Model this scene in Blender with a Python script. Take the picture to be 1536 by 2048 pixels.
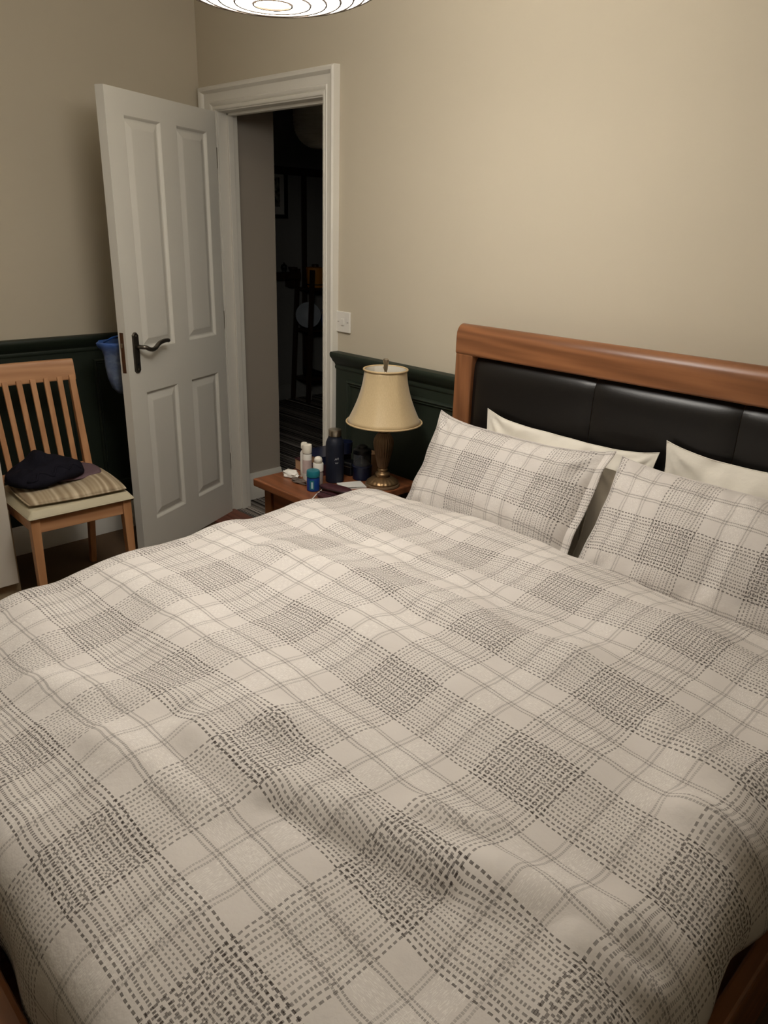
import bpy, bmesh, math, random
import numpy as np
from mathutils import Vector, Matrix, noise
random.seed(7)
scene = bpy.context.scene
for o in list(bpy.data.objects): bpy.data.objects.remove(o)
COL = scene.collection
PI = math.pi

# ------------------------------------------------------------------ camera
F = 1509.45
CAM = (3.55352, -2.19693, 1.52375)
R = np.array([[0.69669037, 0.27464263, -0.6627171],
              [0.71676427, -0.22848185, 0.65882094],
              [0.02952148, -0.93400614, -0.35603513]])
cd = bpy.data.cameras.new('camera')
cam = bpy.data.objects.new('camera', cd); COL.objects.link(cam)
cd.sensor_fit = 'VERTICAL'; cd.sensor_height = 36.0; cd.lens = 36.0 * F / 2048
cd.clip_start = 0.05
M = Matrix.Identity(4)
for i in range(3):
    M[i][0] = R[i, 0]; M[i][1] = -R[i, 1]; M[i][2] = -R[i, 2]; M[i][3] = CAM[i]
cam.matrix_world = M
scene.camera = cam
# ------------------------------------------------------------------ world, exposure
w = bpy.data.worlds.new('night'); scene.world = w; w.use_nodes = True
w.node_tree.nodes['Background'].inputs[0].default_value = (0.010, 0.012, 0.018, 1)
w.node_tree.nodes['Background'].inputs[1].default_value = 0.2
vs = scene.view_settings
vs.view_transform = 'Standard'; vs.look = 'None'; vs.gamma = 1.0; vs.use_curve_mapping = False
vs.exposure = 0.0
LAMP_STRENGTH = 42.0
LAMP_COLOR = (1.0, 0.94, 0.86)
LANTERN = (2.056, -1.083, 2.114)

# ------------------------------------------------------------------ helpers
def lin(c):
    return tuple(((v / 255) / 12.92 if v / 255 <= 0.04045 else ((v / 255 + 0.055) / 1.055) ** 2.4) for v in c)

class NT:
    def __init__(s, name):
        s.m = bpy.data.materials.new(name); s.m.use_nodes = True
        s.t = s.m.node_tree; s.b = s.t.nodes['Principled BSDF']; s.out = s.t.nodes['Material Output']
    def n(s, typ, **kw):
        nd = s.t.nodes.new(typ)
        for k, v in kw.items(): setattr(nd, k, v)
        return nd
    def put(s, sock, v):
        if isinstance(v, bpy.types.NodeSocket): s.t.links.new(v, sock)
        else: sock.default_value = v
    def math(s, op, a, b=0.0, c=0.0):
        nd = s.n('ShaderNodeMath', operation=op)
        s.put(nd.inputs[0], a); s.put(nd.inputs[1], b); s.put(nd.inputs[2], c)
        return nd.outputs[0]
    def mix(s, f, a, b):
        nd = s.n('ShaderNodeMix', data_type='RGBA')
        s.put(nd.inputs[0], f)
        for sock, v in ((nd.inputs[6], a), (nd.inputs[7], b)):
            s.put(sock, v if isinstance(v, bpy.types.NodeSocket) else (*v, 1))
        return nd.outputs[2]
    def coord(s, which='Object', scale=(1, 1, 1)):
        c = s.n('ShaderNodeTexCoord'); mp = s.n('ShaderNodeMapping')
        mp.inputs['Scale'].default_value = scale
        s.t.links.new(c.outputs[which], mp.inputs[0]); return mp.outputs[0]
    def noise(s, vec, scale, detail=3, rough=0.5):
        nd = s.n('ShaderNodeTexNoise'); s.t.links.new(vec, nd.inputs['Vector'])
        nd.inputs['Scale'].default_value = scale; nd.inputs['Detail'].default_value = detail
        nd.inputs['Roughness'].default_value = rough
        return nd.outputs['Fac']
    def bump(s, h, strength=0.2, dist=0.002):
        nd = s.n('ShaderNodeBump'); nd.inputs['Strength'].default_value = strength
        nd.inputs['Distance'].default_value = dist
        s.t.links.new(h, nd.inputs['Height']); s.t.links.new(nd.outputs[0], s.b.inputs['Normal'])
    def set(s, **kw):
        for k, v in kw.items(): s.b.inputs[k].default_value = v
        return s

def mat(name, rgb, rough=0.6, metal=0.0, var=0.12, scale=18, bump=0.0, bscale=60, bdist=0.002, spec=0.4, **kw):
    t = NT(name); c = lin(rgb)
    v = t.coord()
    f = t.noise(v, scale)
    t.put(t.b.inputs['Base Color'], t.mix(f, tuple(x * (1 - var) for x in c), tuple(min(1, x * (1 + var)) for x in c)))
    t.set(Roughness=rough, Metallic=metal)
    t.b.inputs['Specular IOR Level'].default_value = spec
    if bump: t.bump(t.noise(v, bscale, 4), bump, bdist)
    for k, x in kw.items(): t.b.inputs[k].default_value = x
    return t.m

def wood(name, dark, light, axis=0, rough=0.38, k=1.0):
    t = NT(name); sc = [14 * k, 14 * k, 14 * k]; sc[axis] = 1.1 * k
    v = t.coord('Object', sc)
    d = t.noise(v, 1.0, 5, 0.6)
    sc2 = [90 * k, 90 * k, 90 * k]; sc2[axis] = 4 * k
    g = t.noise(t.coord('Object', sc2), 1.0, 3)
    wv = t.n('ShaderNodeTexWave', wave_type='BANDS', bands_direction='DIAGONAL')
    t.t.links.new(v, wv.inputs['Vector']); wv.inputs['Scale'].default_value = 0.9
    wv.inputs['Distortion'].default_value = 9; wv.inputs['Detail'].default_value = 2
    f = t.math('ADD', t.math('MULTIPLY', d, 0.5), t.math('MULTIPLY', wv.outputs['Fac'], 0.28))
    f = t.math('ADD', f, t.math('MULTIPLY', g, 0.30))
    f = t.math('ADD', t.math('MULTIPLY', t.math('SUBTRACT', f, 0.52), 1.7), 0.5)
    f.node.use_clamp = True
    t.put(t.b.inputs['Base Color'], t.mix(f, lin(dark), lin(light)))
    t.set(Roughness=rough); t.b.inputs['Specular IOR Level'].default_value = 0.45
    t.bump(g, 0.12, 0.001)
    return t.m

class MB:
    def __init__(s): s.v = []; s.f = []; s.uv = None
    def add(s, vs, fs):
        k = len(s.v); s.v += [tuple(p) for p in vs]; s.f += [tuple(i + k for i in q) for q in fs]; return s
    def box(s, x0, x1, y0, y1, z0, z1, mtx=None):
        p = [(x0, y0, z0), (x1, y0, z0), (x1, y1, z0), (x0, y1, z0), (x0, y0, z1), (x1, y0, z1), (x1, y1, z1), (x0, y1, z1)]
        if mtx: p = [tuple(mtx @ Vector(q)) for q in p]
        return s.add(p, [(0, 3, 2, 1), (4, 5, 6, 7), (0, 1, 5, 4), (1, 2, 6, 5), (2, 3, 7, 6), (3, 0, 4, 7)])
    def bar(s, a, b, wx, wy, wx2=None, wy2=None):
        # tapered square bar from a to b with local frame
        a = Vector(a); b = Vector(b); d = (b - a).normalized()
        u = Vector((1, 0, 0)) if abs(d.x) < 0.9 else Vector((0, 1, 0))
        v = d.cross(u).normalized(); u = v.cross(d).normalized()
        wx2 = wx2 or wx; wy2 = wy2 or wy; p = []
        for c, hx, hy in ((a, wx / 2, wy / 2), (b, wx2 / 2, wy2 / 2)):
            for i, j in ((-1, -1), (1, -1), (1, 1), (-1, 1)): p.append(tuple(c + u * hx * i + v * hy * j))
        return s.add(p, [(0, 3, 2, 1), (4, 5, 6, 7), (0, 1, 5, 4), (1, 2, 6, 5), (2, 3, 7, 6), (3, 0, 4, 7)])
    def lathe(s, prof, seg=32, c=(0, 0, 0), sx=1.0, sy=1.0, cap=True, flute=None):
        n = len(prof); p = []
        for i, (r, z) in enumerate(prof):
            for j in range(seg):
                a = 2 * PI * j / seg
                rr = r * (flute(i, a) if flute else 1)
                p.append((c[0] + rr * math.cos(a) * sx, c[1] + rr * math.sin(a) * sy, c[2] + z))
        f = []
        for i in range(n - 1):
            for j in range(seg):
                k = (j + 1) % seg
                f.append((i * seg + j, i * seg + k, (i + 1) * seg + k, (i + 1) * seg + j))
        if cap:
            f.append(tuple(reversed(range(seg)))); f.append(tuple((n - 1) * seg + j for j in range(seg)))
        return s.add(p, f)
    def tube(s, pts, r, seg=8, closed=False, r2=None):
        pts = [Vector(q) for q in pts]; n = len(pts); p = []
        up = Vector((0, 0, 1))
        for i, q in enumerate(pts):
            if closed: d = pts[(i + 1) % n] - pts[i - 1]
            else: d = pts[min(i + 1, n - 1)] - pts[max(i - 1, 0)]
            d.normalize()
            a = up if abs(d.z) < 0.95 else Vector((1, 0, 0))
            u = d.cross(a).normalized(); v = u.cross(d)
            rr = r if r2 is None else r + (r2 - r) * i / max(1, n - 1)
            for j in range(seg):
                t = 2 * PI * j / seg; p.append(tuple(q + u * rr * math.cos(t) + v * rr * math.sin(t)))
        f = []
        m = n if closed else n - 1
        for i in range(m):
            k = (i + 1) % n
            for j in range(seg):
                l = (j + 1) % seg; f.append((i * seg + j, i * seg + l, k * seg + l, k * seg + j))
        if not closed:
            f.append(tuple(reversed(range(seg)))); f.append(tuple((n - 1) * seg + j for j in range(seg)))
        return s.add(p, f)
    def prism(s, prof, axis, t0, t1):
        # closed profile (list of 2D) extruded along axis
        n = len(prof); p = []
        for t in (t0, t1):
            for a, b in prof:
                p.append({0: (t, a, b), 1: (a, t, b), 2: (a, b, t)}[axis])
        f = [tuple(range(n)), tuple(range(2 * n - 1, n - 1, -1))]
        for i in range(n):
            j = (i + 1) % n; f.append((j, i, n + i, n + j))
        return s.add(p, f)
    def grid(s, fn, nu, nv, uvf=None):
        p = []; uv = []
        for i in range(nu + 1):
            for j in range(nv + 1):
                p.append(fn(i / nu, j / nv))
                if uvf: uv.append(uvf(i / nu, j / nv))
        f = [(i * (nv + 1) + j, (i + 1) * (nv + 1) + j, (i + 1) * (nv + 1) + j + 1, i * (nv + 1) + j + 1) for i in range(nu) for j in range(nv)]
        if uvf:
            s.uv = (s.uv or []) + uv
        return s.add(p, f)
    def build(s, name, m, parent=None, bevel=0.0, smooth=False, loc=None, fix=True, seg=2, merge=False):
        me = bpy.data.meshes.new(name)
        me.from_pydata(s.v, [], s.f)
        if s.uv:
            l = me.uv_layers.new(name='UVMap'); arr = np.array(s.uv, dtype=np.float32)
            idx = np.empty(len(me.loops), dtype=np.int32); me.loops.foreach_get('vertex_index', idx)
            l.data.foreach_set('uv', arr[idx].ravel())
        if fix or merge:
            bm = bmesh.new(); bm.from_mesh(me)
            if merge: bmesh.ops.remove_doubles(bm, verts=bm.verts, dist=1e-5)
            if fix: bmesh.ops.recalc_face_normals(bm, faces=bm.faces)
            bm.to_mesh(me); bm.free()
        if smooth:
            me.polygons.foreach_set('use_smooth', [True] * len(me.polygons))
        me.materials.append(m)
        o = bpy.data.objects.new(name, me); COL.objects.link(o)
        if parent: o.parent = parent
        if loc: o.location = loc
        if smooth == 'auto':
            me.set_sharp_from_angle(angle=math.radians(40))
        if bevel:
            b = o.modifiers.new('bevel', 'BEVEL'); b.width = bevel; b.segments = seg; b.limit_method = 'ANGLE'
            b.harden_normals = False
        return o

def tag(o, label, cat, group=None, kind=None):
    o['label'] = label; o['category'] = cat
    if group: o['group'] = group
    if kind: o['kind'] = kind
    return o
def thing(name, label, cat, loc=(0, 0, 0), rz=0.0, group=None, kind=None):
    o = bpy.data.objects.new(name, None); COL.objects.link(o)
    o.location = loc; o.rotation_euler = (0, 0, rz); o.empty_display_size = 0.05
    return tag(o, label, cat, group, kind)
def sstep(a, b, x):
    t = max(0.0, min(1.0, (x - a) / (b - a))); return t * t * (3 - 2 * t)

# ------------------------------------------------------------------ materials
M_wall = mat('cream_wall_paint', (202, 192, 172), 0.75, var=0.02, scale=3, bump=0.12, bscale=220, bdist=0.001, spec=0.25)
M_green = mat('dark_green_paint', (37, 45, 36), 0.5, var=0.08, scale=6, bump=0.06, bscale=120, spec=0.35)
M_white = mat('white_gloss_paint', (226, 222, 212), 0.45, var=0.02, scale=5, bump=0.05, bscale=60, spec=0.35)
M_door = mat('white_door_paint', (222, 219, 210), 0.5, var=0.02, scale=5, bump=0.05, bscale=50, spec=0.3)
M_ceil = mat('ceiling_paint', (232, 228, 218), 0.8, var=0.02, scale=3)
M_carpet = mat('brown_carpet', (104, 84, 66), 0.95, var=0.25, scale=240, bump=0.5, bscale=500, bdist=0.004, spec=0.1)
M_redwood = wood('red_brown_threshold_wood', (92, 48, 34), (136, 78, 58), 0, 0.4)
M_cherry_x = wood('cherry_wood_along_x', (106, 66, 40), (154, 102, 66), 0, 0.33)
M_cherry_y = wood('cherry_wood_along_y', (106, 66, 40), (154, 102, 66), 1, 0.33)
M_cherry_z = wood('cherry_wood_upright', (106, 66, 40), (154, 102, 66), 2, 0.33)
M_ns_x = wood('nightstand_wood_along_x', (104, 62, 38), (146, 90, 58), 0, 0.36)
M_ns_z = wood('nightstand_wood_upright', (100, 62, 34), (138, 88, 52), 2, 0.36)
M_beech_z = wood('beech_wood_upright', (178, 126, 84), (206, 154, 110), 2, 0.4)
M_beech_y = wood('beech_wood_along_y', (178, 126, 86), (208, 158, 116), 1, 0.4)
M_leather = mat('black_leather', (17, 14, 13), 0.36, var=0.15, scale=60, bump=0.22, bscale=260, bdist=0.001, spec=0.5)
M_linen = mat('white_pillow_cotton', (236, 230, 218), 0.85, var=0.03, scale=12, bump=0.30, bscale=22, bdist=0.008, spec=0.15)
M_mattress = mat('mattress_ticking', (206, 196, 184), 0.9, var=0.05, spec=0.1)
M_brass = mat('antique_bronze_metal', (150, 122, 88), 0.36, 0.75, var=0.25, scale=40)
M_urn = mat('aged_bronze_urn', (132, 108, 82), 0.45, 0.45, var=0.3, scale=50)
M_steel = mat('brushed_steel', (186, 176, 160), 0.28, 1.0, var=0.08, scale=80)
M_pewter = mat('dark_pewter_handle', (112, 106, 98), 0.3, 0.9, var=0.2, scale=60)
M_rust = mat('tarnished_latch_metal', (112, 82, 62), 0.45, 0.7, var=0.3, scale=90)
M_navy = mat('navy_powder_coat', (20, 25, 40), 0.5, var=0.1, scale=120, bump=0.1, bscale=600, bdist=0.0005)
M_plastic = mat('white_plastic', (230, 226, 218), 0.35, var=0.02)
M_offwhite = mat('cream_plastic', (230, 224, 210), 0.4, var=0.03)
M_black = mat('black_plastic', (16, 17, 22), 0.35, var=0.1)
M_darkblue = mat('dark_blue_plastic', (22, 28, 52), 0.3, var=0.1)
M_teal = mat('teal_plastic_lid', (28, 110, 124), 0.35, var=0.06)
M_blue = mat('cobalt_blue_plastic', (20, 60, 132), 0.25, var=0.08)
M_label = mat('pale_label_print', (170, 196, 204), 0.5, var=0.25, scale=120)
M_card = mat('tan_cardboard', (186, 150, 118), 0.8, var=0.08, scale=30)
M_paper = mat('white_paper', (222, 220, 214), 0.85, var=0.04, scale=20)
M_tissue = mat('white_tissue', (236, 232, 224), 0.9, var=0.04, bump=0.3, bscale=120)
M_foil = mat('crumpled_grey_foil', (120, 108, 100), 0.4, 0.4, var=0.35, scale=90, bump=0.4, bscale=150)
M_maroon = mat('burgundy_leather', (66, 34, 40), 0.4, var=0.3, scale=60, bump=0.3, bscale=140)
M_jeans = mat('dark_navy_cloth', (30, 29, 38), 0.9, var=0.2, scale=40, bump=0.3, bscale=300, spec=0.1)
M_mauve = mat('mauve_cloth', (112, 92, 98), 0.9, var=0.1, scale=40, bump=0.2, bscale=200, spec=0.1)
M_seatpad = mat('cream_seat_vinyl', (206, 196, 168), 0.55, var=0.04, scale=20, spec=0.3)
M_wardrobe = mat('cream_wardrobe_laminate', (218, 210, 196), 0.5, var=0.02, scale=4)
M_plinth = mat('beige_plinth_laminate', (176, 158, 128), 0.6, var=0.05, scale=8)
M_hallwall = mat('grey_beige_hall_paint', (176, 166, 152), 0.8, var=0.03, scale=3)
M_hallgrey = mat('cool_grey_hall_paint', (150, 150, 146), 0.8, var=0.03, scale=3)
M_darkwood = wood('dark_stained_wood', (40, 28, 20), (66, 46, 32), 2, 0.45)
M_frameblk = mat('black_picture_frame', (18, 18, 20), 0.35)
M_amber = mat('amber_yellow_plastic', (214, 140, 40), 0.5, var=0.1)
M_greywhite = mat('pale_grey_plastic', (170, 180, 190), 0.4, var=0.05)
M_bulb = mat('frosted_bulb', (250, 244, 230), 0.4)
M_wire = mat('lantern_wire', (46, 34, 20), 0.6, var=0.1)

def striped_carpet():
    t = NT('striped_hall_carpet')
    v = t.coord('Object', (0.15, 34.0, 1.0))
    f = t.noise(v, 1.0, 1, 0.3)
    r = t.n('ShaderNodeValToRGB'); t.t.links.new(f, r.inputs[0])
    e = r.color_ramp; e.interpolation = 'CONSTANT'
    e.elements[0].position = 0.0; e.elements[0].color = (*lin((44, 40, 38)), 1)
    e.elements[1].position = 0.62; e.elements[1].color = (*lin((60, 54, 50)), 1)
    for p, c in ((0.36, (120, 112, 104)), (0.42, (54, 48, 44)), (0.47, (206, 198, 188)), (0.515, (40, 36, 34)), (0.56, (170, 160, 150))):
        q = e.elements.new(p); q.color = (*lin(c), 1)
    n2 = t.noise(t.coord(), 300, 2)
    t.put(t.b.inputs['Base Color'], t.mix(t.math('MULTIPLY', n2, 0.3), r.outputs[0], (0.03, 0.03, 0.03)))
    t.set(Roughness=0.95); t.b.inputs['Specular IOR Level'].default_value = 0.1
    t.bump(n2, 0.4, 0.004)
    return t.m
M_stripe = striped_carpet()

def plaid(name, P=(0.32, 0.301), off=(0.0, 0.0)):
    t = NT(name)
    uvn = t.n('ShaderNodeUVMap'); uvn.uv_map = 'UVMap'
    wob = t.n('ShaderNodeTexNoise'); t.t.links.new(uvn.outputs[0], wob.inputs['Vector'])
    wob.inputs['Scale'].default_value = 16; wob.inputs['Detail'].default_value = 2
    sep = t.n('ShaderNodeSeparateXYZ'); t.t.links.new(uvn.outputs[0], sep.inputs[0])
    sw = t.n('ShaderNodeSeparateColor'); t.t.links.new(wob.outputs['Color'], sw.inputs[0])
    U = t.math('ADD', sep.outputs[0], t.math('MULTIPLY', t.math('SUBTRACT', sw.outputs[0], 0.5), 0.008))
    V = t.math('ADD', sep.outputs[1], t.math('MULTIPLY', t.math('SUBTRACT', sw.outputs[1], 0.5), 0.008))
    U = t.math('SUBTRACT', U, off[0]); V = t.math('SUBTRACT', V, off[1])
    res = []; mids = []; bands = []
    # (fold position, half width, strength, dash kind)
    heavy = [(0.212, .0056, .78, 0), (0.181, .0056, .72, 0), (0.151, .0078, .70, 1), (0.122, .0052, .62, 0), (0.094, .0074, .60, 1), (0.064, .0052, .60, 2), (0.036, .0070, .64, 1), (0.010, .0042, .58, 2), (0.384, .0060, .44, 3), (0.411, .0060, .52, 3)]
    light = [(0.208, .0056, .70, 0), (0.177, .0056, .64, 0), (0.147, .0078, .62, 1), (0.118, .0052, .54, 0), (0.090, .0074, .54, 1), (0.062, .0052, .56, 2), (0.034, .0070, .60, 1), (0.009, .0042, .54, 2), (0.382, .0064, .32, 3), (0.409, .0064, .40, 3)]
    for S, T, Pn, lines in ((V, U, P[1], heavy), (U, V, P[0], light)):
        tf = t.math('ABSOLUTE', t.math('SUBTRACT', t.math('FRACT', t.math('ADD', t.math('MULTIPLY', S, 1 / Pn), 100.5)), 0.5))
        # run a per-line random phase from the signed cell position
        ph = t.math('MULTIPLY', t.math('FLOOR', t.math('ADD', t.math('MULTIPLY', tf, 1 / 0.0295), 0.38)), 0.37)
        dash = []
        for p, duty in ((0.0105, 0.62), (0.0056, 0.60), (0.0080, 0.5), (0.0046, 0.76)):
            fr = t.math('FRACT', t.math('ADD', t.math('ADD', t.math('MULTIPLY', T, 1 / p), 500.0), ph))
            dash.append(t.math('LESS_THAN', fr, duty))
        acc = None
        for pos, hw, st, dk in lines:
            c = t.math('COMPARE', tf, pos, hw)
            x = t.math('MULTIPLY', t.math('MULTIPLY', c, st), dash[dk])
            acc = x if acc is None else t.math('MAXIMUM', acc, x)
        res.append(acc)
        mids.append(t.math('GREATER_THAN', tf, 0.430))
        bands.append(t.math('LESS_THAN', tf, 0.222))
    keep = t.math('MULTIPLY', t.math('SUBTRACT', 1.0, res[0]), t.math('SUBTRACT', 1.0, t.math('MULTIPLY', res[1], 0.92)))
    ink = t.math('SUBTRACT', 1.0, keep)
    ink = t.math('MULTIPLY', ink, t.math('ADD', 1.04, t.math('MULTIPLY', t.math('MULTIPLY', bands[0], bands[1]), 0.12)))
    wear = t.noise(uvn.outputs[0], 420, 2)
    ink = t.math('MULTIPLY', ink, t.math('ADD', 0.62, t.math('MULTIPLY', wear, 0.66)))
    # white flecks between the double lines
    mp = t.n('ShaderNodeMapping'); mp.inputs['Scale'].default_value = (110, 800, 1); t.t.links.new(uvn.outputs[0], mp.inputs[0])
    mp2 = t.n('ShaderNodeMapping'); mp2.inputs['Scale'].default_value = (800, 110, 1); t.t.links.new(uvn.outputs[0], mp2.inputs[0])
    f1 = t.math('MULTIPLY', t.math('GREATER_THAN', t.noise(mp.outputs[0], 1.0, 1), 0.57), mids[0])
    f2 = t.math('MULTIPLY', t.math('GREATER_THAN', t.noise(mp2.outputs[0], 1.0, 1), 0.57), mids[1])
    fl = t.math('MAXIMUM', f1, f2)
    base = t.mix(t.noise(uvn.outputs[0], 9, 2), lin((211, 204, 198)), lin((221, 215, 209)))
    base = t.mix(t.math('MULTIPLY', fl, 0.5), base, lin((244, 240, 234)))
    col = t.mix(ink, base, lin((66, 58, 54)))
    t.put(t.b.inputs['Base Color'], col)
    t.set(Roughness=0.88); t.b.inputs['Specular IOR Level'].default_value = 0.15
    t.b.inputs['Sheen Weight'].default_value = 0.08
    wr = t.noise(uvn.outputs[0], 26, 4, 0.6)
    t.bump(wr, 0.30, 0.009)
    return t.m
M_plaid = plaid('grey_brown_plaid_cotton', (0.32, 0.301), (2.04, -1.288))
M_plaid_p = plaid('grey_brown_plaid_cotton_pillow', (0.30, 0.30), (0.0, 0.0))

def striped_cushion():
    t = NT('striped_cushion_fabric')
    f = t.noise(t.coord('Object', (0.3, 42, 0.3)), 1.0, 1)
    r = t.n('ShaderNodeValToRGB'); t.t.links.new(f, r.inputs[0])
    e = r.color_ramp; e.elements[0].position = 0.35; e.elements[0].color = (*lin((150, 130, 104)), 1)
    e.elements[1].position = 0.66; e.elements[1].color = (*lin((212, 198, 172)), 1)
    q = e.elements.new(0.5); q.color = (*lin((176, 158, 130)), 1)
    t.t.links.new(r.outputs[0], t.b.inputs['Base Color']); t.set(Roughness=0.9)
    t.bump(t.noise(t.coord(), 260, 2), 0.2, 0.002)
    return t.m
M_cush = striped_cushion()

def shade_mat():
    t = NT('gold_silk_lampshade')
    f = t.noise(t.coord('Object', (400, 400, 30)), 1.0, 2)
    t.put(t.b.inputs['Base Color'], t.mix(f, lin((190, 166, 124)), lin((216, 194, 154))))
    t.set(Roughness=0.5); t.b.inputs['Sheen Weight'].default_value = 0.25
    t.b.inputs['Transmission Weight'].default_value = 0.0
    return t.m
M_shade = shade_mat()
M_shade_in = mat('white_shade_lining', (236, 230, 216), 0.7, var=0.02)
M_trim = mat('gold_shade_trim', (202, 176, 134), 0.6, var=0.06)

def paper_mat(name, strength):
    t = NT(name)
    t.set(Roughness=0.9); t.put(t.b.inputs['Base Color'], (*lin((244, 238, 222)), 1))
    if strength:
        n = t.noise(t.coord('Object', (14, 14, 14)), 1.0, 2)
        t.put(t.b.inputs['Emission Color'], t.mix(n, LAMP_COLOR, (1.0, 0.96, 0.90)))
        # paper glows with the inverse square of its distance from the bulb inside
        vm = t.n('ShaderNodeVectorMath', operation='DISTANCE'); t.t.links.new(t.coord(), vm.inputs[0]); vm.inputs[1].default_value = (0, 0, -0.02)
        d2 = t.math('POWER', vm.outputs['Value'], 2.0)
        t.put(t.b.inputs['Emission Strength'], t.math('DIVIDE', strength * 0.03, t.math('ADD', d2, 0.004)))
    return t.m
M_lantern = paper_mat('glowing_lantern_paper', LAMP_STRENGTH)
M_lantern_off = paper_mat('unlit_lantern_paper', 0)

def glass_mat():
    t = NT('smoky_clear_plastic')
    t.put(t.b.inputs['Base Color'], (0.55, 0.57, 0.6, 1)); t.set(Roughness=0.08)
    t.b.inputs['Transmission Weight'].default_value = 0.92; t.b.inputs['IOR'].default_value = 1.2
    return t.m
M_glass = glass_mat()
def bagmat():
    t = NT('translucent_blue_bag')
    z = t.n('ShaderNodeSeparateXYZ'); t.t.links.new(t.coord(), z.inputs[0])
    n = t.noise(t.coord('Object', (30, 30, 60)), 1.0, 4)
    up = t.math('MULTIPLY', t.math('ADD', z.outputs[2], 0.05), 14.0)
    up.node.use_clamp = True
    body = t.mix(n, lin((52, 78, 128)), lin((150, 164, 186)))
    t.put(t.b.inputs['Base Color'], t.mix(up, body, lin((40, 98, 190))))
    t.set(Roughness=0.3); t.b.inputs['Transmission Weight'].default_value = 0.25
    t.bump(n, 0.5, 0.006)
    return t.m
M_bag = bagmat()
def print_mat():
    t = NT('grey_engraving_print')
    n = t.noise(t.coord('Object', (1, 30, 22)), 1.0, 5, 0.7)
    r = t.n('ShaderNodeValToRGB'); t.t.links.new(n, r.inputs[0])
    r.color_ramp.elements[0].position = 0.42; r.color_ramp.elements[0].color = (*lin((60, 58, 54)), 1)
    r.color_ramp.elements[1].position = 0.6; r.color_ramp.elements[1].color = (*lin((176, 172, 160)), 1)
    t.t.links.new(r.outputs[0], t.b.inputs['Base Color']); return t.m
M_print = print_mat()

# ------------------------------------------------------------------ room shell
XR, YF, ZC = 4.7, -2.95, 2.62
XJ0, XJ1, ZJ = 0.160, 0.930, 1.992      # clear door opening
def struct(name, mb, m, label, cat, parent=None, **kw):
    o = mb.build(name, m, parent, **kw)
    return tag(o, label, cat, kind='structure')
struct('floor', MB().box(0, XR, YF, 0.0, -0.05, 0), M_carpet, 'brown carpeted bedroom floor', 'floor')
struct('ceiling', MB().box(-0.1, XR + .1, YF - .1, 0.12, ZC, ZC + .05), M_ceil, 'plain white bedroom ceiling', 'ceiling')
struct('wall_left', MB().box(-0.1, 0, YF - .1, 0.0, 0, ZC), M_wall, 'cream painted wall behind the wooden chair', 'wall')
wb = MB()
wb.box(-0.1, XJ0 - .03, 0, 0.10, 0, ZC).box(XJ1 + .03, XR + .1, 0, 0.10, 0, ZC).box(XJ0 - .03, XJ1 + .03, 0, 0.10, ZJ + .03, ZC)
struct('wall_back', wb, M_wall, 'cream painted wall with doorway behind the bed headboard', 'wall')
struct('wall_right', MB().box(XR, XR + .1, YF - .1, 0, 0, ZC), M_wall, 'cream painted wall on the far side of the bed', 'wall')
struct('wall_front', MB().box(0, XR, YF - .1, YF, 0, ZC), M_wall, 'cream painted wall facing the bed foot', 'wall')

# dark green wainscot with dado rail and applied panel mouldings
DZ = 1.0
def dado_prof():   # (out, z) closed profile, out = distance from the wall
    return [(0.0, DZ - .075), (.014, DZ - .075), (.017, DZ - .068), (.014, DZ - .058), (.020, DZ - .048), (.030, DZ - .040), (.034, DZ - .028),
            (.040, DZ - .020), (.042, DZ - .010), (.038, DZ - .002), (.028, DZ), (0.0, DZ)]
def mould_prof(w=.022, h=.014):
    return [(0, 0), (w * .25, h * .6), (w * .5, h), (w * .75, h * .55), (w, h * .3), (w, 0)]
def moulding_frame(parent, horiz, off, a0, a1, z0, z1, sgn):
    # four mitred strips; horiz axis 0 -> wall normal is -y, axis 1 -> wall normal is +x
    W, H = .026, .013
    for side in range(4):
        mb = MB(); prof = [(0, 0), (W * .12, H * .7), (W * .35, H), (W * .62, H * .55), (W * .8, H * .62), (W, 0)]
        if side == 0: ends = lambda d: ((a0 + d, z0 + d), (a1 - d, z0 + d))
        elif side == 1: ends = lambda d: ((a1 - d, z0 + d), (a1 - d, z1 - d))
        elif side == 2: ends = lambda d: ((a1 - d, z1 - d), (a0 + d, z1 - d))
        else: ends = lambda d: ((a0 + d, z1 - d), (a0 + d, z0 + d))
        n = len(prof); p = []
        for k in range(2):
            for d, h in prof:
                a, z = ends(d)[k]
                p.append((a, off + sgn * h, z) if horiz == 0 else (off + sgn * h, a, z))
        f = [tuple(range(n)), tuple(range(2 * n - 1, n - 1, -1))] + [((i + 1) % n, i, n + i, n + (i + 1) % n) for i in range(n)]
        mb.add(p, f).build('panel_moulding', M_green, parent)
t1 = thing('trim_1', 'dark green wainscot with moulded dado rail on the wall behind the bed', 'wainscot', kind='structure')
MB().box(XJ1 + .095, XR, -0.010, 0.0, 0.14, DZ - .02).build('wainscot_board', M_green, t1)
MB().prism([(-o, z) for o, z in dado_prof()], 0, XJ1 + .088, XR).build('dado_rail', M_green, t1, smooth='auto')
for a0, a1 in ((1.10, 1.98), (2.08, 2.98), (3.08, 3.98)):
    moulding_frame(t1, 0, -0.010, a0, a1, 0.24, 0.885, -1)
t2 = thing('trim_2', 'dark green wainscot with moulded dado rail behind the wooden chair', 'wainscot', kind='structure')
MB().box(0, 0.010, YF, 0.0, 0.14, DZ - .02).build('wainscot_board', M_green, t2)
MB().prism(dado_prof(), 1, YF, 0.0).build('dado_rail', M_green, t2, smooth='auto')
for a0, a1 in ((-0.66, -0.10), (-1.38, -0.76), (-2.10, -1.48)):
    moulding_frame(t2, 1, 0.010, a0, a1, 0.24, 0.885, 1)
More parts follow.
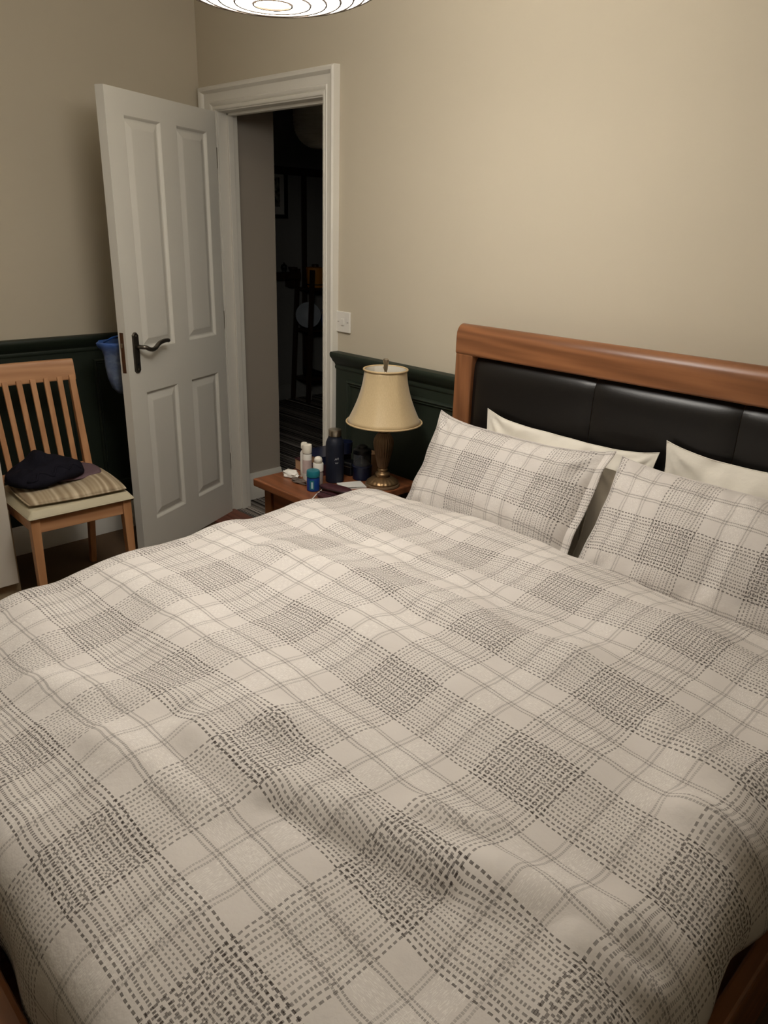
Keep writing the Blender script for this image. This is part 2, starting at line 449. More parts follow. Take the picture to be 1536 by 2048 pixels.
t6 = thing('trim_6', 'unseen dark green wainscot added across the bed from the doorway to cut bounce light', 'wainscot', kind='structure')  # out of view, added so its dark green lowers the ambient bounce
MB().box(XR - .010, XR, YF, 0.0, 0.0, DZ - .02).build('wainscot_board', M_green, t6)
MB().prism([(XR - o, z) for o, z in dado_prof()], 1, YF, 0.0).build('dado_rail', M_green, t6, smooth='auto')
t7 = thing('trim_7', 'unseen dark green wainscot added on the wall facing the bed foot to cut bounce light', 'wainscot', kind='structure')  # also unseen, added dark panelling that soaks up light bouncing behind the camera
MB().box(0, XR, YF, YF + .010, 0.0, DZ - .02).build('wainscot_board', M_green, t7)
MB().prism([(YF + o, z) for o, z in dado_prof()], 0, 0.0, XR).build('dado_rail', M_green, t7, smooth='auto')
def skirt(h=.145, t=.020): return [(0, 0), (t, 0), (t, h - .030), (t - .004, h - .022), (t - .010, h - .006), (t - .012, h), (0, h)]
struct('baseboard_left', MB().prism(skirt(), 1, YF, 0), M_white, 'white skirting board under the green wainscot behind the chair', 'skirting', smooth='auto')
struct('baseboard_back', MB().prism([(-o, z) for o, z in skirt()], 0, XJ1 + .10, XR), M_white, 'white skirting board behind the nightstand and bed', 'skirting', smooth='auto')

# door frame: lining, stops and deep moulded architrave
fr = thing('trim_3', 'white moulded architrave and lining around the doorway', 'door frame', kind='structure')
MB().box(XJ0 - .03, XJ0, -0.005, 0.105, 0, ZJ + .03).build('lining', M_white, fr, bevel=.002)
MB().box(XJ1, XJ1 + .03, -0.005, 0.105, 0, ZJ + .03).build('lining', M_white, fr, bevel=.002)
MB().box(XJ0, XJ1, -0.005, 0.105, ZJ, ZJ + .03).build('lining', M_white, fr, bevel=.002)
MB().box(XJ0, XJ0 + .012, 0.045, 0.075, 0, ZJ).build('door_stop', M_white, fr, bevel=.002)
MB().box(XJ1 - .012, XJ1, 0.045, 0.075, 0, ZJ).build('door_stop', M_white, fr, bevel=.002)
MB().box(XJ0, XJ1, 0.045, 0.075, ZJ - .012, ZJ).build('door_stop', M_white, fr, bevel=.002)
AP = [(0.0, .012), (.006, .016), (.014, .016), (.018, .010), (.024, .018), (.032, .020), (.036, .016), (.070, .018), (.074, .026), (.080, .034), (.090, .036), (.098, .030), (.100, 0.0), (0.0, 0.0)]
def archi(path, name='architrave'):
    # path: function d -> (start(x,z), end(x,z))
    n = len(AP); p = []
    for k in range(2):
        for d, h in AP:
            x, z = path(d)[k]; p.append((x, -h - .0005, z))
    f = [tuple(range(n)), tuple(range(2 * n - 1, n - 1, -1))] + [((i + 1) % n, i, n + i, n + (i + 1) % n) for i in range(n)]
    MB().add(p, f).build(name, M_white, fr, smooth='auto')
GX = .006
archi(lambda d: ((XJ0 - GX - d * 1.16, 0), (XJ0 - GX - d * 1.16, ZJ + GX + d)))
archi(lambda d: ((XJ0 - GX - d * 1.16, ZJ + GX + d), (XJ1 + GX + d * .9, ZJ + GX + d)))
archi(lambda d: ((XJ1 + GX + d * .9, ZJ + GX + d), (XJ1 + GX + d * .9, 0)))
th_ = thing('trim_4', 'red brown wooden threshold boards in the doorway', 'threshold', kind='structure')
for k in range(2):
    MB().box(0.10, 1.12, -0.185 + .093 * k, -0.094 + .093 * k, 0.0, .008).build('board', M_redwood, th_, bevel=.002)

# the open door
TH = 1.1565
dr = thing('door_1', 'white four-panel door standing open with lever handle', 'door', (0.169, -0.010, 0), -TH, kind='structure')
S = [0.022, 0.096, 0.322, 0.432, 0.660, 0.764]; Z = [0.008, 0.187, 0.792, 0.980, 1.897, 1.989]; DT = .040
cells = {(1, 1), (3, 1), (1, 3), (3, 3)}
db = MB()
for i in range(5):
    for j in range(5):
        for y, s in ((0.0, 1), (-DT, -1)):
            a0, a1, b0, b1 = S[i], S[i + 1], Z[j], Z[j + 1]
            if (i, j) in cells:
                d = .010
                rings = [(0, 0), (.004, .003), (.010, .011), (.014, .012)]
                for q in range(len(rings) - 1):
                    (e0, h0), (e1, h1) = rings[q], rings[q + 1]
                    o4 = [(a0 + e0, y - s * h0, b0 + e0), (a1 - e0, y - s * h0, b0 + e0), (a1 - e0, y - s * h0, b1 - e0), (a0 + e0, y - s * h0, b1 - e0)]
                    i4 = [(a0 + e1, y - s * h1, b0 + e1), (a1 - e1, y - s * h1, b0 + e1), (a1 - e1, y - s * h1, b1 - e1), (a0 + e1, y - s * h1, b1 - e1)]
                    db.add(o4 + i4, [(0, 1, 5, 4), (1, 2, 6, 5), (2, 3, 7, 6), (3, 0, 4, 7)])
            else:
                db.add([(a0, y, b0), (a1, y, b0), (a1, y, b1), (a0, y, b1)], [(0, 1, 2, 3)])
for j in range(5):
    db.add([(S[0], 0, Z[j]), (S[0], 0, Z[j + 1]), (S[0], -DT, Z[j + 1]), (S[0], -DT, Z[j])], [(0, 1, 2, 3)])
    db.add([(S[5], 0, Z[j]), (S[5], 0, Z[j + 1]), (S[5], -DT, Z[j + 1]), (S[5], -DT, Z[j])], [(0, 1, 2, 3)])
for i in range(5):
    db.add([(S[i], 0, Z[0]), (S[i + 1], 0, Z[0]), (S[i + 1], -DT, Z[0]), (S[i], -DT, Z[0])], [(0, 1, 2, 3)])
    db.add([(S[i], 0, Z[5]), (S[i + 1], 0, Z[5]), (S[i + 1], -DT, Z[5]), (S[i], -DT, Z[5])], [(0, 1, 2, 3)])
db.build('door_leaf', M_door, dr, merge=True)
for (i, j) in sorted(cells):
    a0, a1, b0, b1 = S[i] + .013, S[i + 1] - .013, Z[j] + .013, Z[j + 1] - .013
    pb = MB()
    for y, s in ((-.012, 1), (-DT + .012, -1)):
        rings = [(0, 0), (.004, 0), (.030, .008), (.034, .0085)]
        base = []
        for e, h in rings:
            base.append([(a0 + e, y + s * h, b0 + e), (a1 - e, y + s * h, b0 + e), (a1 - e, y + s * h, b1 - e), (a0 + e, y + s * h, b1 - e)])
        for q in range(3):
            pb.add(base[q] + base[q + 1], [(0, 1, 5, 4), (1, 2, 6, 5), (2, 3, 7, 6), (3, 0, 4, 7)])
        pb.add(base[3], [(0, 1, 2, 3)])
    yA, yB = -.012, -DT + .012
    pb.add([(a0, yA, b0), (a1, yA, b0), (a1, yA, b1), (a0, yA, b1), (a0, yB, b0), (a1, yB, b0), (a1, yB, b1), (a0, yB, b1)], [(0, 1, 5, 4), (1, 2, 6, 5), (2, 3, 7, 6), (3, 0, 4, 7)])
    pb.build('panel', M_door, dr, merge=True)
def handle(sgn, y0):
    c, zc, hw, hh = .707, .972, .019, .088
    out = []
    for z, x in ((-1.0, .25), (-.97, .6), (-.93, .72), (-.88, 1), (.88, 1), (.93, .72), (.97, .6), (1.0, .25)):
        out.append((x, z))
    prof = [(c + hw * x, zc + hh * z) for x, z in out] + [(c - hw * x, zc + hh * z) for x, z in reversed(out)]
    n = len(prof); y1 = y0 + sgn * .007
    mb = MB().add([(a, y0, b) for a, b in prof] + [(c + (a - c) * .82, y1, zc + (b - zc) * .96) for a, b in prof],
                  [tuple(range(n)), tuple(range(2 * n - 1, n - 1, -1))] + [(i, (i + 1) % n, n + (i + 1) % n, n + i) for i in range(n)])
    pl = mb.build('handle_plate', M_pewter, dr)
    lv = MB()
    pts = [(c, y0 + sgn * .005, 1.000), (c, y0 + sgn * .040, 1.000), (c - .008, y0 + sgn * .050, .999)]
    for k in range(1, 13):
        u = k / 12; pts.append((c - .008 - .155 * u, y0 + sgn * .050, .999 - .014 * math.sin(PI * min(1, u * 1.9)) * (u < .53) + (.014 * math.sin(PI * (u - .45) / .8) if u > .45 else 0)))
    lv.tube(pts, .0095, 10)
    lv.build('lever', M_pewter, pl, smooth=True)
    for zz in (1.045, .902): MB().lathe([(.004, 0), (.0035, .0012), (.001, .0018)], 10).build('screw', M_steel, pl, loc=(c, y0 + sgn * .007, zz)).rotation_euler = (-sgn * PI / 2, 0, 0)
    MB().lathe([(.006, 0), (.006, .002), (.003, .003)], 12).build('keyhole', M_black, pl, loc=(c, y0 + sgn * .0068, .925)).rotation_euler = (-sgn * PI / 2, 0, 0)
handle(1, 0.0); handle(-1, -DT)
lp = MB().box(.7635, .7665, -.030, -.012, .892, 1.062).build('latch_plate', M_rust, dr, bevel=.001)
MB().box(.7660, .7730, -.026, -.016, .998, 1.018).build('latch_bolt', M_steel, lp, bevel=.002)
for z in (.25, 1.0, 1.75):
    MB().lathe([(.007, 0), (.007, .09)], 12).build('hinge', M_steel, dr, loc=(.010, -.012, z), smooth='auto')

# ------------------------------------------------------------------ hall beyond the doorway
struct('floor', MB().box(-2.1, 1.5, 0.0, 3.4, -0.05, 0.0), M_stripe, 'dark striped hall carpet beyond the doorway', 'floor')
struct('wall_hall_near', MB().box(-2.1, 0.06, 0.10, 0.39, 0, ZC), M_hallwall, 'dim beige stub wall just inside the hall', 'wall')
struct('wall_hall_far', MB().box(-2.1, -1.96, 0.39, 3.4, 0, ZC), M_hallgrey, 'dark grey far wall of the hall with the picture', 'wall')
struct('wall_hall_end', MB().box(-2.1, 1.5, 3.3, 3.4, 0, ZC), M_hallgrey, 'dark end wall of the hall', 'wall')
struct('wall_hall_right', MB().box(1.4, 1.5, 0.10, 3.4, 0, ZC), M_hallwall, 'hall wall opposite the stub wall', 'wall')
struct('ceiling', MB().box(-2.1, 1.5, 0.12, 3.4, ZC, ZC + .05), M_hallgrey, 'unlit hall ceiling', 'ceiling')
sk = MB().prism([(0.06 + o, z) for o, z in skirt(.155)], 1, 0.105, 0.39)
struct('baseboard_hall_near', sk, M_white, 'pale skirting board along the hall stub wall', 'skirting', smooth='auto')
struct('baseboard_hall_far', MB().prism([(-1.96 + o, z) for o, z in skirt(.13)], 1, 0.39, 3.3), M_hallgrey, 'grey skirting board on the far hall wall', 'skirting', smooth='auto')
struct('trim_5', MB().box(-1.96, -1.93, 0.39, 2.40, 1.885, 1.945).box(-1.96, -1.935, 2.165, 2.205, 0.13, 1.885), M_darkwood, 'dark wooden rail and upright on the far hall wall', 'trim')

pf = thing('framed_picture', 'black framed grey engraving on the far hall wall', 'picture', (-1.958, 1.83, 1.735))
MB().box(0, .022, -.185, -.155, -.19, .19).box(0, .022, .145, .175, -.19, .19).box(0, .022, -.155, .145, -.19, -.16).box(0, .022, -.155, .145, .16, .19).build('frame', M_frameblk, pf)
mt = MB().box(0.0, .008, -.155, .145, -.16, .16).build('mount', M_paper, pf)
MB().box(.008, .010, -.11, .10, -.10, .125).build('print', M_print, mt)

ms = thing('wall_shelf', 'dark wooden wall shelf below the black framed picture', 'shelf', (-1.95, 1.80, 1.06))
MB().box(-.01, .10, -.25, .27, 0, .055).build('board', M_darkwood, ms, bevel=.004)
MB().box(-.01, .07, -.2, -.16, -.07, 0).build('bracket', M_darkwood, ms); MB().box(-.01, .07, .18, .22, -.07, 0).build('bracket', M_darkwood, ms)
ob = thing('round_ornament', 'small round dark ornament on the wall shelf', 'ornament', (-1.90, 1.925, 1.115))
MB().lathe([(.016, 0), (.018, .004), (.010, .010), (.024, .026), (.029, .042), (.024, .058), (.010, .068)], 20).build('body', M_black, ob, smooth=True)
MB().lathe([(.006, .068), (.009, .074), (.004, .080)], 12).build('knob', M_pewter, ob, smooth=True)
ob = thing('low_bowl', 'low brown bowl at the end of the wall shelf', 'bowl', (-1.90, 2.02, 1.115))
MB().lathe([(.020, 0), (.024, .006), (.040, .030), (.042, .040), (.036, .040), (.020, .012)], 24).build('body', M_darkwood, ob, smooth=True)
MB().lathe([(.021, 0), (.021, .004)], 20).build('foot_ring', M_darkwood, ob)

ls = thing('ladder_shelf', 'dark tapered ladder shelf against the far hall wall', 'shelf', (-1.74, 2.235, 0))
def leg(x0, y0, x1, y1): MB().bar((x0, y0, 0), (x1, y1, 1.14), .032, .032).build('leg', M_darkwood, ls)
leg(-.18, -.215, -.18, -.145); leg(.04, -.215, .02, -.145); leg(-.18, .215, -.18, .145); leg(.04, .215, .02, .145)
for z in (.21, .635, .985):
    u = z / 1.14; hy = .215 - .07 * u; xf = .04 - .02 * u
    MB().box(-.18, xf, -hy, hy, z - .018, z).build('shelf_board', M_darkwood, ls)
tb = thing('storage_tub', 'amber yellow lidded tub on the top of the ladder shelf', 'tub', (-1.835, 2.215, .986))
MB().lathe([(.066, 0), (.072, .01), (.078, .14), (.078, .15)], 28).build('body', M_amber, tb, smooth='auto')
MB().lathe([(.081, .022), (.081, .030)], 28).build('band', M_black, tb)
MB().lathe([(.080, .15), (.080, .165), (.05, .172)], 28).build('lid', M_amber, tb, smooth='auto')
MB().lathe([(.03, .172), (.03, .192), (.02, .196)], 16).build('knob', M_darkwood, tb, smooth='auto')
rp = thing('round_dish', 'pale round dish leaning on the middle ladder shelf', 'dish', (-1.835, 2.135, .750), 0)
pd = MB().lathe([(.02, 0), (.075, .004), (.105, .016), (.112, .022), (.105, .022), (.075, .010), (.02, .006)], 36).build('plate', M_greywhite, rp, smooth=True)
pd.rotation_euler = (0, math.radians(78), math.radians(-38))
MB().lathe([(.06, 0), (.064, -.008), (.058, -.008), (.055, 0)], 28).build('foot_ring', M_greywhite, pd, smooth=True)
bj = thing('blue_jug', 'cobalt blue jug beside the pale round dish', 'jug', (-1.79, 2.315, .636))
MB().lathe([(.04, 0), (.055, .02), (.062, .08), (.045, .13), (.05, .16), (.045, .16), (.04, .13), (.05, .08)], 24).build('body', M_blue, bj, smooth=True)
MB().tube([(.045, 0, .14), (.085, 0, .13), (.09, 0, .09), (.06, 0, .05)], .007).build('handle', M_blue, bj, smooth=True)
cn = thing('pillar_candle', 'pale green pillar candle on the lowest ladder shelf', 'candle', (-1.75, 2.325, .211))
MB().lathe([(.030, 0), (.030, .085), (.024, .088), (.006, .082)], 20).build('wax', mat('pale_green_wax', (150, 150, 110), .6), cn, smooth='auto')
MB().lathe([(.0015, .08), (.0015, .098)], 6).build('wick', M_black, cn)
sh = thing('black_shoe', 'black shoe lying on the lowest ladder shelf', 'shoe', (-1.80, 2.19, .211), .5)
MB().grid(lambda u, v: (lambda x, a: (x, (.036 - .010 * (x / .12) ** 2) * math.cos(a), max(0.0, .012 + (.05 - .22 * (x + .03)) * math.sin(a) * (1 if math.sin(a) > 0 else .1))))(-.11 + .22 * u, 2 * PI * v), 16, 20).build('upper', M_black, sh, smooth=True)
MB().box(-.11, .11, -.034, .034, 0, .010).build('sole', M_frameblk, sh, bevel=.004)
wc = thing('paper_cup', 'small white paper cup on the floor under the ladder shelf', 'cup', (-1.80, 2.11, 0))
MB().lathe([(.026, 0), (.034, .075), (.036, .078), (.033, .078), (.025, .004)], 24).build('wall', M_paper, wc, smooth='auto')
MB().lathe([(.027, .02), (.031, .055), (.0315, .055), (.0275, .02)], 24, cap=False).build('sleeve', M_greywhite, wc, smooth=True)

def lantern(name, label, loc, a, b, r0, paper, cord_top, wire, rr):
    t = thing(name, label, 'pendant lamp', loc)
    n = 28; prof = []
    e = 2 / 2.5
    p0 = math.acos((r0 / a) ** (1 / e))
    for i in range(n + 1):
        p = -p0 + 2 * p0 * i / n; prof.append((a * math.cos(p) ** e, b * math.copysign(abs(math.sin(p)) ** e, p)))
    sh = MB().lathe(prof, 64, cap=False).build('paper_shade', paper, t, smooth=True)
    for i in range(n + 1):
        r, z = prof[i]
        MB().tube([((r + .0008) * math.cos(2 * PI * k / 56), (r + .0008) * math.sin(2 * PI * k / 56), z) for k in range(56)], rr, 5, closed=True).build('rib', wire, sh)
    top = prof[-1][1]
    MB().tube([(r0 * math.cos(2 * PI * k / 24), r0 * math.sin(2 * PI * k / 24), top) for k in range(24)], .003, 6, closed=True).tube([(-r0, 0, top), (0, 0, top + .004), (r0, 0, top)], .002).build('wire_bracket', M_wire, t)
    MB().tube([(0, 0, .03), (0, 0, cord_top - loc[2])], .003, 8).build('cord', M_plastic, t)
    MB().lathe([(.045, 0), (.045, .012), (.02, .03)], 24).build('ceiling_rose', M_plastic, t, loc=(0, 0, cord_top - loc[2] - .031), smooth='auto')
    MB().lathe([(.004, -.06), (.022, -.048), (.03, -.025), (.026, 0), (.014, .025), (.014, .05)], 20).build('bulb', M_bulb, t, smooth=True)
    return t
lantern('paper_lantern', 'glowing round paper lantern hanging over the bed', LANTERN, .30, .17, .04, M_lantern, ZC, M_wire, .0026)
lantern('paper_lantern', 'unlit pale paper lantern hanging in the dark hall', (-.68, 1.32, 2.165), .18, .19, .05, M_lantern_off, ZC, M_lantern_off, .0014)

# ------------------------------------------------------------------ wardrobe (only its corner shows)
wd = thing('wardrobe', 'cream wardrobe with plain door beside the wooden chair', 'wardrobe', (0, 0, 0))
WX = .56; WY = -1.300
MB().box(0.024, WX - .02, -2.2, WY, 0.11, 2.1).build('carcass', M_wardrobe, wd, bevel=.002)
MB().box(0.05, WX - .04, -2.2, WY + .001, 0.0, 0.11).build('plinth', M_plinth, wd, bevel=.002)
for k in range(2):
    y1 = WY - .455 * k - .002
    d = MB().box(WX - .019, WX, y1 - .450, y1, 0.115, 2.095).build('door', M_wardrobe, wd, bevel=.002)
    MB().tube([(WX + .002, y1 - (.41 if k == 0 else .04), 1.0), (WX + .03, y1 - (.41 if k == 0 else .04), 1.0), (WX + .03, y1 - (.41 if k == 0 else .04), 1.13), (WX + .002, y1 - (.41 if k == 0 else .04), 1.13)], .005).build('handle', M_steel, d)
MB().box(WX - .085, WX - .044, WY + .002, WY + .016, 0.0, .415).build('side_post', M_plinth, wd, bevel=.003)

# ------------------------------------------------------------------ chair
ch = thing('dining_chair', 'beech slat-back chair with cream seat beside the open door', 'chair', (.550, -1.076, 0), math.radians(-2.0))
HW = .205
for sy in (-1, 1):
    MB().bar((.175, sy * .182, .435), (.182, sy * .186, 0), .040, .036, .030, .028).build('leg', M_beech_z, ch, bevel=.003)
    MB().bar((-.190, sy * .182, .46), (-.258, sy * .182, 0), .036, .030, .028, .026).build('leg', M_beech_z, ch, bevel=.003)
    MB().bar((-.190, sy * .186, .455), (-.290, sy * .191, .875), .030, .032, .024, .026).build('back_post', M_beech_z, ch, bevel=.003)
    MB().box(-.175, .16, sy * .182 - .010, sy * .182 + .010, .375, .432).build('side_rail', M_beech_y, ch, bevel=.002)
MB().box(.165, .187, -.165, .165, .375, .432).build('front_rail', M_beech_y, ch, bevel=.002)
MB().box(-.195, -.175, -.165, .165, .375, .432).build('rear_rail', M_beech_y, ch, bevel=.002)
MB().bar((-.202, -.17, .49), (-.202, .17, .49), .022, .030).build('lower_back_rail', M_beech_y, ch, bevel=.002)
for k in range(6):
    y = -.134 + .268 * k / 5
    MB().bar((-.200, y, .49), (-.289, y * 1.04, .870), .013, .023).build('slat', M_beech_z, ch, bevel=.003)
tr = MB()
def tr_f(u, v):
    y = -.208 + .416 * u; a = v * 2 * PI
    bow = .018 * (1 - (y / .208) ** 2)
    # rectangular section with softened edges
    ca, sa = math.cos(a), math.sin(a)
    px = .012 * math.copysign(abs(ca) ** .4, ca); pz = .044 * math.copysign(abs(sa) ** .4, sa)
    return (-.298 - bow * .6 + px - pz * .2, y, .896 + pz)
tr.grid(tr_f, 14, 24)
tr.add([tr_f(0, k / 24) for k in range(24)], [tuple(range(24))]); tr.add([tr_f(1, k / 24) for k in range(24)], [tuple(range(24))])
tr.build('top_rail', M_beech_y, ch, smooth='auto', merge=True)
sp = MB()
def seat_f(u, v, top):
    x = -.195 + .405 * u; y = (-HW - .004 + 2 * (HW + .004) * v)
    e = min(1.0, min(u, 1 - u, v, 1 - v) / .035); e = math.sqrt(max(0, 1 - (1 - e) ** 2))
    return (x, y, .446 + (.024 * e if top else -.008))
sp.grid(lambda u, v: seat_f(u, v, True), 24, 24); sp.grid(lambda u, v: seat_f(u, v, False), 24, 24)
for k in range(24):
    for (a, b) in (((k / 24, 0), ((k + 1) / 24, 0)), ((k / 24, 1), ((k + 1) / 24, 1)), ((0, k / 24), (0, (k + 1) / 24)), ((1, k / 24), (1, (k + 1) / 24))):
        sp.add([seat_f(*a, True), seat_f(*b, True), seat_f(*b, False), seat_f(*a, False)], [(0, 1, 2, 3)])
sp.build('seat', M_seatpad, ch, smooth='auto', merge=True, bevel=.004)

def chair_pt(x, y, z):
    a = math.radians(-2.0); return (.550 + x * math.cos(a) - y * math.sin(a), -1.076 + x * math.sin(a) + y * math.cos(a), z)
def nz(x, y, z=0.0, s=1.0): return noise.noise(Vector((x * s, y * s, z)))
cu = thing('seat_cushion', 'beige striped seat cushion on the beech chair', 'cushion', chair_pt(.012, .010, .471), math.radians(-6))
cb = MB()
def cush_f(u, v, top):
    x = -.175 + .35 * u; y = -.195 + .39 * v
    a = 2 * u - 1; b = 2 * v - 1
    sx = 1 - .05 * b * b; sy = 1 - .05 * a * a
    e = max(0, (1 - abs(a) ** 3.2)) ** .5 * max(0, (1 - abs(b) ** 3.2)) ** .5
    h = .012 + (.024 * e + .006 * nz(x, y, 1, 14) * e if top else -.012 * e)
    if top: h += .012 * sstep(.55, .75, v) * e
    return (x * sx, y * sy, h + .002)
cb.grid(lambda u, v: cush_f(u, v, True), 30, 34); cb.grid(lambda u, v: cush_f(u, v, False), 30, 34)
cb.build('cover', M_cush, cu, smooth=True, merge=True)
MB().tube([cush_f(max(0, min(1, p[0])), max(0, min(1, p[1])), True) for p in [(k / 12, 0) for k in range(13)] + [(1, k / 12) for k in range(1, 13)] + [(1 - k / 12, 1) for k in range(1, 13)] + [(0, 1 - k / 12) for k in range(1, 12)]], .004, 6, closed=True).build('piping', M_cush, cu, smooth=True)

def folded_cloth(name, label, loc, rz, wx, wy, h, m, seed, hfun, base=None):
    t = thing(name, label, 'clothing', loc, rz)
    b = MB()
    def f(u, v, top):
        a = 2 * u - 1; c = 2 * v - 1
        rx = 1 + .10 * nz(c * 2.1, seed, 3); ry = 1 + .10 * nz(a * 2.1, seed, 9)
        e = (max(0, 1 - abs(a) ** 4) * max(0, 1 - abs(c) ** 4)) ** .45
        x = a * math.sqrt(1 - .42 * c * c) * wx / 2 * ry; y = c * math.sqrt(1 - .42 * a * a) * wy / 2 * rx
        z = .004 + (h * e * hfun(a, c) + .014 * min(1, h / .07) * e * nz(x, y, seed, 20) + .007 * min(1, h / .07) * e * (1 - abs(math.sin(17 * (y * .5 + x) + 3 * nz(x, y, seed, 7)))) * 1.6 if top else 0)
        if base: z += base(x, y)
        return (x, y, z)
    b.grid(lambda u, v: f(u, v, True), 48, 48); b.grid(lambda u, v: f(u, v, False), 48, 48)
    return t, b.build('cloth', m, t, smooth=True, merge=True), f
t, _, f_ = folded_cloth('mauve_garment', 'folded mauve garment under the dark trousers on the cushion', chair_pt(-.055, .055, .510), .1, .22, .24, .012, M_mauve, 4, lambda a, c: 1)
MB().tube([f_(k / 16, .97, True) for k in range(17)], .003, 6).build('hem', M_mauve, t, smooth=True)
t, _, f_ = folded_cloth('folded_trousers', 'dark navy trousers folded in a heap on the chair', chair_pt(-.042, -.050, .530), math.radians(6), .26, .30, .078, M_jeans, 2,
                        lambda a, c: .60 + .42 * math.exp(-((a + .35) / .5) ** 2 - ((c + .02) / .35) ** 2) + .12 * math.exp(-((a - .5) / .12) ** 2), base=lambda x, y: -.016 * sstep(.0, -.07, y))
MB().tube([f_(.9 + .06 * math.sin(k), .06 + .88 * k / 20, True) for k in range(21)], .005, 6).build('fold_seam', M_jeans, t, smooth=True)

# blue bag hooked behind the door
bg = thing('plastic_bag', 'blue translucent plastic bag hanging behind the open door', 'bag', (.325, -.664, 1.0))
bb = MB()
bprof = [(.004, -.225), (.030, -.222), (.055, -.195), (.070, -.15), (.076, -.10), (.078, -.06), (.082, -.03), (.100, -.008), (.104, .004), (.098, .010), (.088, -.002), (.072, -.03), (.068, -.06), (.066, -.15), (.03, -.215)]
bb.lathe(bprof, 44, flute=lambda i, a: 1 + .05 * math.sin(5 * a + i * .5) * (i < 7) + .03 * math.sin(9 * a - i), sx=.75, sy=1.0)
bb.build('pouch', M_bag, bg, smooth=True)
for s in (-1, 1):
    MB().tube([(.01 * s, .07 * s, .005), (.03, .05 * s, .03), (.05, .02 * s, .04), (.058, 0, .035)], .004, 6).build('strap', M_bag, bg, smooth=True)

# ------------------------------------------------------------------ bed
XC = 2.575
bed = thing('bed', 'cherry wood bed frame with black leather headboard', 'bed', (XC, -1.08, 0))
def B(x): return x - XC
def Y(y): return y + 1.08
HX0, HX1 = 1.790, 3.360
def rail_prof():
    y0, y1 = Y(-.112), Y(-.046); p = [(y0 + .006, 1.100), (y0, 1.106), (y0, 1.160)]
    for k in range(1, 10):
        a = PI * k / 10; p.append(((y0 + y1) / 2 - (y1 - y0) / 2 * math.cos(a), 1.165 + .040 * math.sin(a)))
    p += [(y1, 1.160), (y1, 1.100)]
    return p
MB().prism(rail_prof(), 0, B(HX0), B(HX1)).build('headboard_top_rail', M_cherry_x, bed, bevel=.012, smooth='auto', seg=3)
for x0 in (HX0, HX1 - .078):
    MB().box(B(x0) + .001, B(x0 + .078) - .001, Y(-.110), Y(-.048), 0.0, 1.105).build('headboard_post', M_cherry_z, bed, bevel=.006)
MB().box(B(HX0 + .078), B(HX1 - .078), Y(-.075), Y(-.050), 0.25, 1.100).build('headboard_back', M_cherry_x, bed)
xs = [1.868, 2.349, 2.801, 3.282]
for k in range(3):
    x0, x1, z0, z1 = xs[k] + .0005, xs[k + 1] - .0005, .46, 1.099
    lb = MB()
    def lf(u, v, x0=x0, x1=x1, z0=z0, z1=z1):
        du = min(u, 1 - u) * (x1 - x0); dv = min(v, 1 - v) * (z1 - z0)
        hgt = .030 * (.62 + .38 * (1 - math.exp(-du / .030))) * (1 - math.exp(-dv / .020)) + .002 * nz(u, v, k * 7, 3)
        pinch = .006 * math.exp(-(du / .03) ** 2) * math.exp(-((1 - v) * (z1 - z0) / .02) ** 2)
        return (B(x0 + (x1 - x0) * u), Y(-.076 - hgt), z0 + (z1 - z0) * v - pinch)
    us = 40; lb.grid(lf, us, 50)
    lb.add([(B(x0), Y(-.074), z0), (B(x1), Y(-.074), z0), (B(x1), Y(-.074), z1), (B(x0), Y(-.074), z1)], [(0, 1, 2, 3)])
    lb.build('leather_panel', M_leather, bed, smooth=True)
for x0 in (1.795, 3.342):
    MB().box(B(x0), B(x0 + .030), Y(-2.035), Y(-.112), .20, .405).build('side_rail', M_cherry_y, bed, bevel=.006)
fb = MB().box(B(HX0), B(HX1), Y(-2.085), Y(-2.035), .10, .47).build('footboard', M_cherry_x, bed, bevel=.012)
MB().box(B(HX0) - .005, B(HX1) + .005, Y(-2.095), Y(-2.025), .47, .50).build('footboard_cap', M_cherry_x, fb, bevel=.010)
for x0 in (HX0, HX1 - .07):
    MB().box(B(x0), B(x0 + .07), Y(-2.095), Y(-2.025), 0, .10).build('leg', M_cherry_z, bed, bevel=.004)
MB().box(B(1.826), B(3.324), Y(-2.035), Y(-.112), .28, .30).build('slat_base', M_beech_y, bed)
mtb = MB()
mtr = thing('mattress', 'pale mattress under the plaid duvet on the bed', 'mattress', (XC, -1.055, .301))
MB().box(-.735, .735, -.930, .930, 0, .255).build('body', M_mattress, mtr, bevel=.04, seg=4)
MB().tube([(-.733, -.90, .225), (-.733, .90, .225), (-.70, .931, .225), (.70, .931, .225), (.733, .90, .225), (.733, -.90, .225), (.70, -.931, .225), (-.70, -.931, .225)], .006, 6, closed=True).build('piping', M_mattress, mtr)

